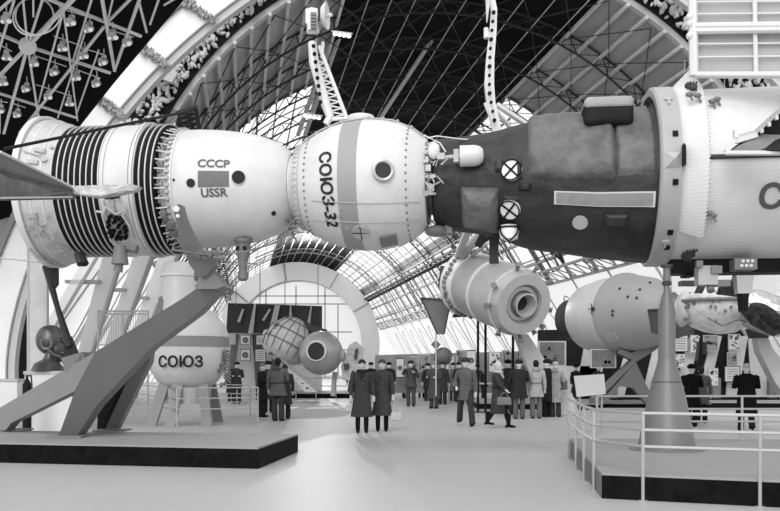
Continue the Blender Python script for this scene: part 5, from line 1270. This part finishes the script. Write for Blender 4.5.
        mb.ell(hc+Mh@V3((0,.022,.032)),(.09,.102,.105),18,12,Mh); mb.ell(hc+Mh@V3((0,.05,-.04)),(.075,.055,.08),12,8,Mh); mb.build('hair',cm(hatv),root,smooth=True,ang=80)
    M=pmat(root)
    return root,[M@p for p in hands],[pmat(root)@a[2] for a in arml],s
def bag(pt,label,v,w=.30,h=.24,drop=.18,group=None):
    r=tag(empty('handbag',pt),label,'bag'); mb=MB()
    mb.path([(-w/2,0,-drop-h),(w/2,0,-drop-h)],[.0,.0],4) if 0 else None
    mb.slab([(-w/2,-.05,-drop),(w/2,-.05,-drop),(w*.55,-.06,-drop-h),(-w*.55,-.06,-drop-h)],(0,.12,0)); o=mb.build('bag_body',cm(v,.5),r); b=o.modifiers.new('b','BEVEL'); b.width=.03; b.segments=3
    mb=MB(); mb.path([(-w*.32,0,-drop),(-w*.2,0,-drop*.3),(0,0,0.0),(w*.2,0,-drop*.3),(w*.32,0,-drop)],.01,6); mb.build('handle',cm(v,.5),r); return r
# couple in front
a=person(362,432.5,'woman in dark coat with fur collar and knit hat, left one of the linked pair',face=3,h=1.72,coat=.05,clen=.59,boots=.012,hat='knit',hatv=.03,skirt=True,flare=1.28,collar=.03,arms=('down','down'),width=1.02,head=8)
a=person(382,431.0,'woman in buttoned dark grey coat with pale handbag, right one of the linked pair',face=-2,h=1.73,coat=.055,clen=.59,boots=.01,hat='knit',hatv=.06,skirt=True,flare=1.22,arms=('down','down'),belt=False,head=-6)
bag(a[1][1]+Vector((.08,-.02,-.06)),'pale handbag hanging from the hand of the woman in the buttoned coat',.5,.26,.2,.30)
# man striding centre
person(466,425.5,'man in grey car coat and dark fur hat striding towards us, hand in pocket',face=-20,splay=.13,h=1.77,coat=.10,clen=.30,leg=.045,hat='fur',hatv=.05,arms=('pocket','down'),stride=.42,flare=1.05,head=30,belt=False)
a=person(498,427.5,'woman in dark belted coat, pale curly hair and pale fur collar, striding to the right',face=62,h=1.68,coat=.05,clen=.60,hat='hair',hatv=.52,collar=.5,skirt=True,stride=.52,arms=('fwd','swing'),belt=True,flare=1.25)
bag(a[1][0]+Vector((-.1,-.16,-.02)),'grey handbag carried by the pale-haired striding woman',.17,.34,.2,.12)
person(411,406.5,'man in dark jacket and fur hat raising a camera to his face',face=-5,h=1.76,coat=.06,clen=.22,leg=.06,hat='fur',hatv=.03,arms=('raise','chest'))
c=G(411,406.5); cam_=tag(empty('camera',(c.x+.1,c.y-.38,1.50)),'small camera held up by the man in the dark jacket','camera'); mb=MB(); mb.box((0,0,0),(.14,.06,.09)); mb.build('camera_body',BLACK,cam_); mb=MB(); disc(mb,(0,-.05,0),(0,1,0),.03,.05,12); mb.build('lens',DGREY,cam_)
person(421.5,398,'woman in black coat and pale cap behind the man with the camera',face=5,h=1.66,coat=.012,clen=.55,hat='knit',hatv=.3,skirt=True,collar=.04)
person(405.5,398,'man in dark coat half hidden at the left of the man with the camera',face=30,h=1.72,coat=.03,clen=.4,hat='fur',hatv=.02,arms=('front','down'))
person(434,408.5,'stout man in long grey overcoat and big pale fur hat at the centre',face=-25,h=1.72,coat=.07,clen=.60,leg=.06,hat='fur',hatv=.22,arms=('front','front'),width=1.12,flare=1.1,head=20)
person(428,401,'visitor in black coat just left of the man in the long grey overcoat',face=200,h=1.68,coat=.025,clen=.4,leg=.03,hat='fur',hatv=.03)
person(442.5,404.5,'visitor in dark coat just right of the man in the long grey overcoat',face=160,h=1.74,coat=.04,clen=.45,leg=.03,hat='fur',hatv=.05)
person(459,402,'visitor in dark long coat behind the left shoulder of the striding man',face=20,h=1.72,coat=.03,clen=.55,leg=.04,hat='fur',hatv=.02,head=20)
person(453,401,'visitor in grey coat behind the pole with the tilted square',face=190,h=1.70,coat=.09,clen=.5,hat='fur',hatv=.04)
person(484,400,'visitor bending over the dark table behind the pale-haired woman',face=-60,h=1.62,coat=.03,clen=.3,hat='fur',hatv=.02,lean=.55,arms=('fwd','fwd'))
person(508,413,'visitor in dark coat behind the right shoulder of the pale-haired woman',face=180,h=1.76,coat=.03,clen=.4,hat='fur',hatv=.012)
person(519,419,'man in dark leather jacket seen from the back, left of the group at the platform',face=178,h=1.74,coat=.028,clen=.34,leg=.09,hat='fur',hatv=.03,width=1.12,arms=('front','front'))
person(536,418.5,'visitor in pale belted parka seen from the back, in the group at the platform',face=176,h=1.75,coat=.34,clen=.32,leg=.12,hat='hair',hatv=.02,belt=True,hood=True,arms=('down','down'))
person(547,417,'man in black coat and fur hat right beside the pale belted parka',face=215,h=1.76,coat=.018,clen=.5,leg=.015,hat='fur',hatv=.02,arms=('front','down'),head=30)
person(555.5,417,'visitor in light coat with pale hood, rightmost of the group at the platform',face=150,h=1.70,coat=.26,clen=.5,leg=.04,hat='knit',hatv=.38,hood=True,arms=('front','down'))
bag(G(556,416)+Vector((.22,-.2,1.25)),'dark shoulder bag of the visitor in the light coat',.12,.2,.3,.1)
# group left
person(278,421,'man in grey hooded parka seen from the back beside the low railing',face=165,h=1.80,coat=.085,clen=.26,leg=.05,hat='hair',hatv=.02,hood=True,belt=True,width=1.12,arms=('front','down'))
person(285,419,'visitor in dark long coat close behind the right arm of the grey parka man',face=200,h=1.62,coat=.04,clen=.5,leg=.03,hat='hair',hatv=.03)
person(262,417,'visitor in black coat and pale cap left of the grey parka man, facing right',face=80,h=1.66,coat=.018,clen=.4,leg=.02,hat='knit',hatv=.12,arms=('front','front'))
person(268.5,413,'visitor in dark coat between the black coat and the grey parka',face=190,h=1.72,coat=.03,clen=.5,leg=.02,hat='fur',hatv=.02)
person(237,404,'man in dark jacket and fur hat behind the low railing of the round capsule',face=5,h=1.72,coat=.035,clen=.32,leg=.03,hat='fur',hatv=.02,arms=('front','front'))
person(231,402,'visitor in dark coat left of the man behind the low railing',face=170,h=1.5,coat=.03,clen=.5,leg=.03,hat='hair',hatv=.03)
# heads behind couple
person(353,402,'visitor half hidden at the left shoulder of the linked pair',face=175,h=1.72,coat=.02,clen=.5,hat='fur',hatv=.015)
person(371,401,'visitor half hidden between the linked pair, looking away',face=185,h=1.72,coat=.02,clen=.5,hat='fur',hatv=.03)
person(389,401,'visitor half hidden at the right shoulder of the linked pair',face=180,h=1.72,coat=.02,clen=.5,hat='fur',hatv=.012)
person(397,388,'small child in dark clothes sitting by the white domed model',face=0,h=.95,coat=.015,clen=.5,hat='knit',hatv=.02)
# right side
person(691.5,426.5,'visitor in black coat and hat, left of the two just right of the cone',face=150,h=1.60,coat=.008,clen=.36,leg=.01,hat='fur',hatv=.008,width=1.15,arms=('front','down'),stride=.2)
person(701.5,423,'visitor in grey coat and dark hair at the right side of the black fur hat',face=165,h=1.56,coat=.07,clen=.38,leg=.012,hat='hair',hatv=.02)
person(746.5,432,'visitor in long black coat and pale hat walking by the striped wall',face=170,h=1.63,coat=.007,clen=.55,leg=.015,hat='knit',hatv=.4,width=1.25,stride=.35,flare=1.05,arms=('front','front'))
person(576,403,'visitor in dark coat partly hidden behind the left side of the blank pale board',face=20,h=1.60,coat=.02,clen=.5,hat='fur',hatv=.01)
person(598,402,'visitor partly hidden behind the right side of the blank pale board',face=10,h=1.58,coat=.04,clen=.5,hat='fur',hatv=.02)
# ============================================================= LIGHT AND CAMERA
w=bpy.data.worlds.new('World'); bpy.context.scene.world=w; w.use_nodes=True
bg=w.node_tree.nodes['Background']; bg.inputs[0].default_value=(1,1,1,1); bg.inputs[1].default_value=1.0
def sun(n,rot,e,ang):
    l=bpy.data.lights.new(n,'SUN'); l.energy=e; l.angle=R(ang); o=bpy.data.objects.new(n,l); col.objects.link(o); o.rotation_euler=tuple(R(a) for a in rot)
sun('sun_high',(38,0,-18),1.0,25)
sun('sun_fill_low',(66,0,-12),1.15,30)  # extra fill for dome daylight, added to brighten surfaces facing the camera
for i,(Y7,e) in enumerate(((66,4000),(84,9000))):
    l=bpy.data.lights.new('vault_fill','POINT'); l.energy=e; l.shadow_soft_size=.25; o=bpy.data.objects.new('vault_fill',l); col.objects.link(o); o.location=(vc(Y7),Y7*K,14.6)  # fill lights added under the vault top to brighten the far end
cam=bpy.data.cameras.new('Camera'); co=bpy.data.objects.new('Camera',cam); col.objects.link(co); co.location=(0,0,H); co.rotation_euler=(R(90),0,0)
cam.lens=F/780*36; cam.sensor_width=36; cam.sensor_fit='HORIZONTAL'; cam.shift_y=110.5/780; cam.clip_end=500
sc=bpy.context.scene; sc.camera=co
sc.view_settings.view_transform='Standard'; sc.view_settings.look='None'; sc.view_settings.gamma=1; sc.view_settings.use_curve_mapping=False; sc.view_settings.exposure=0.1
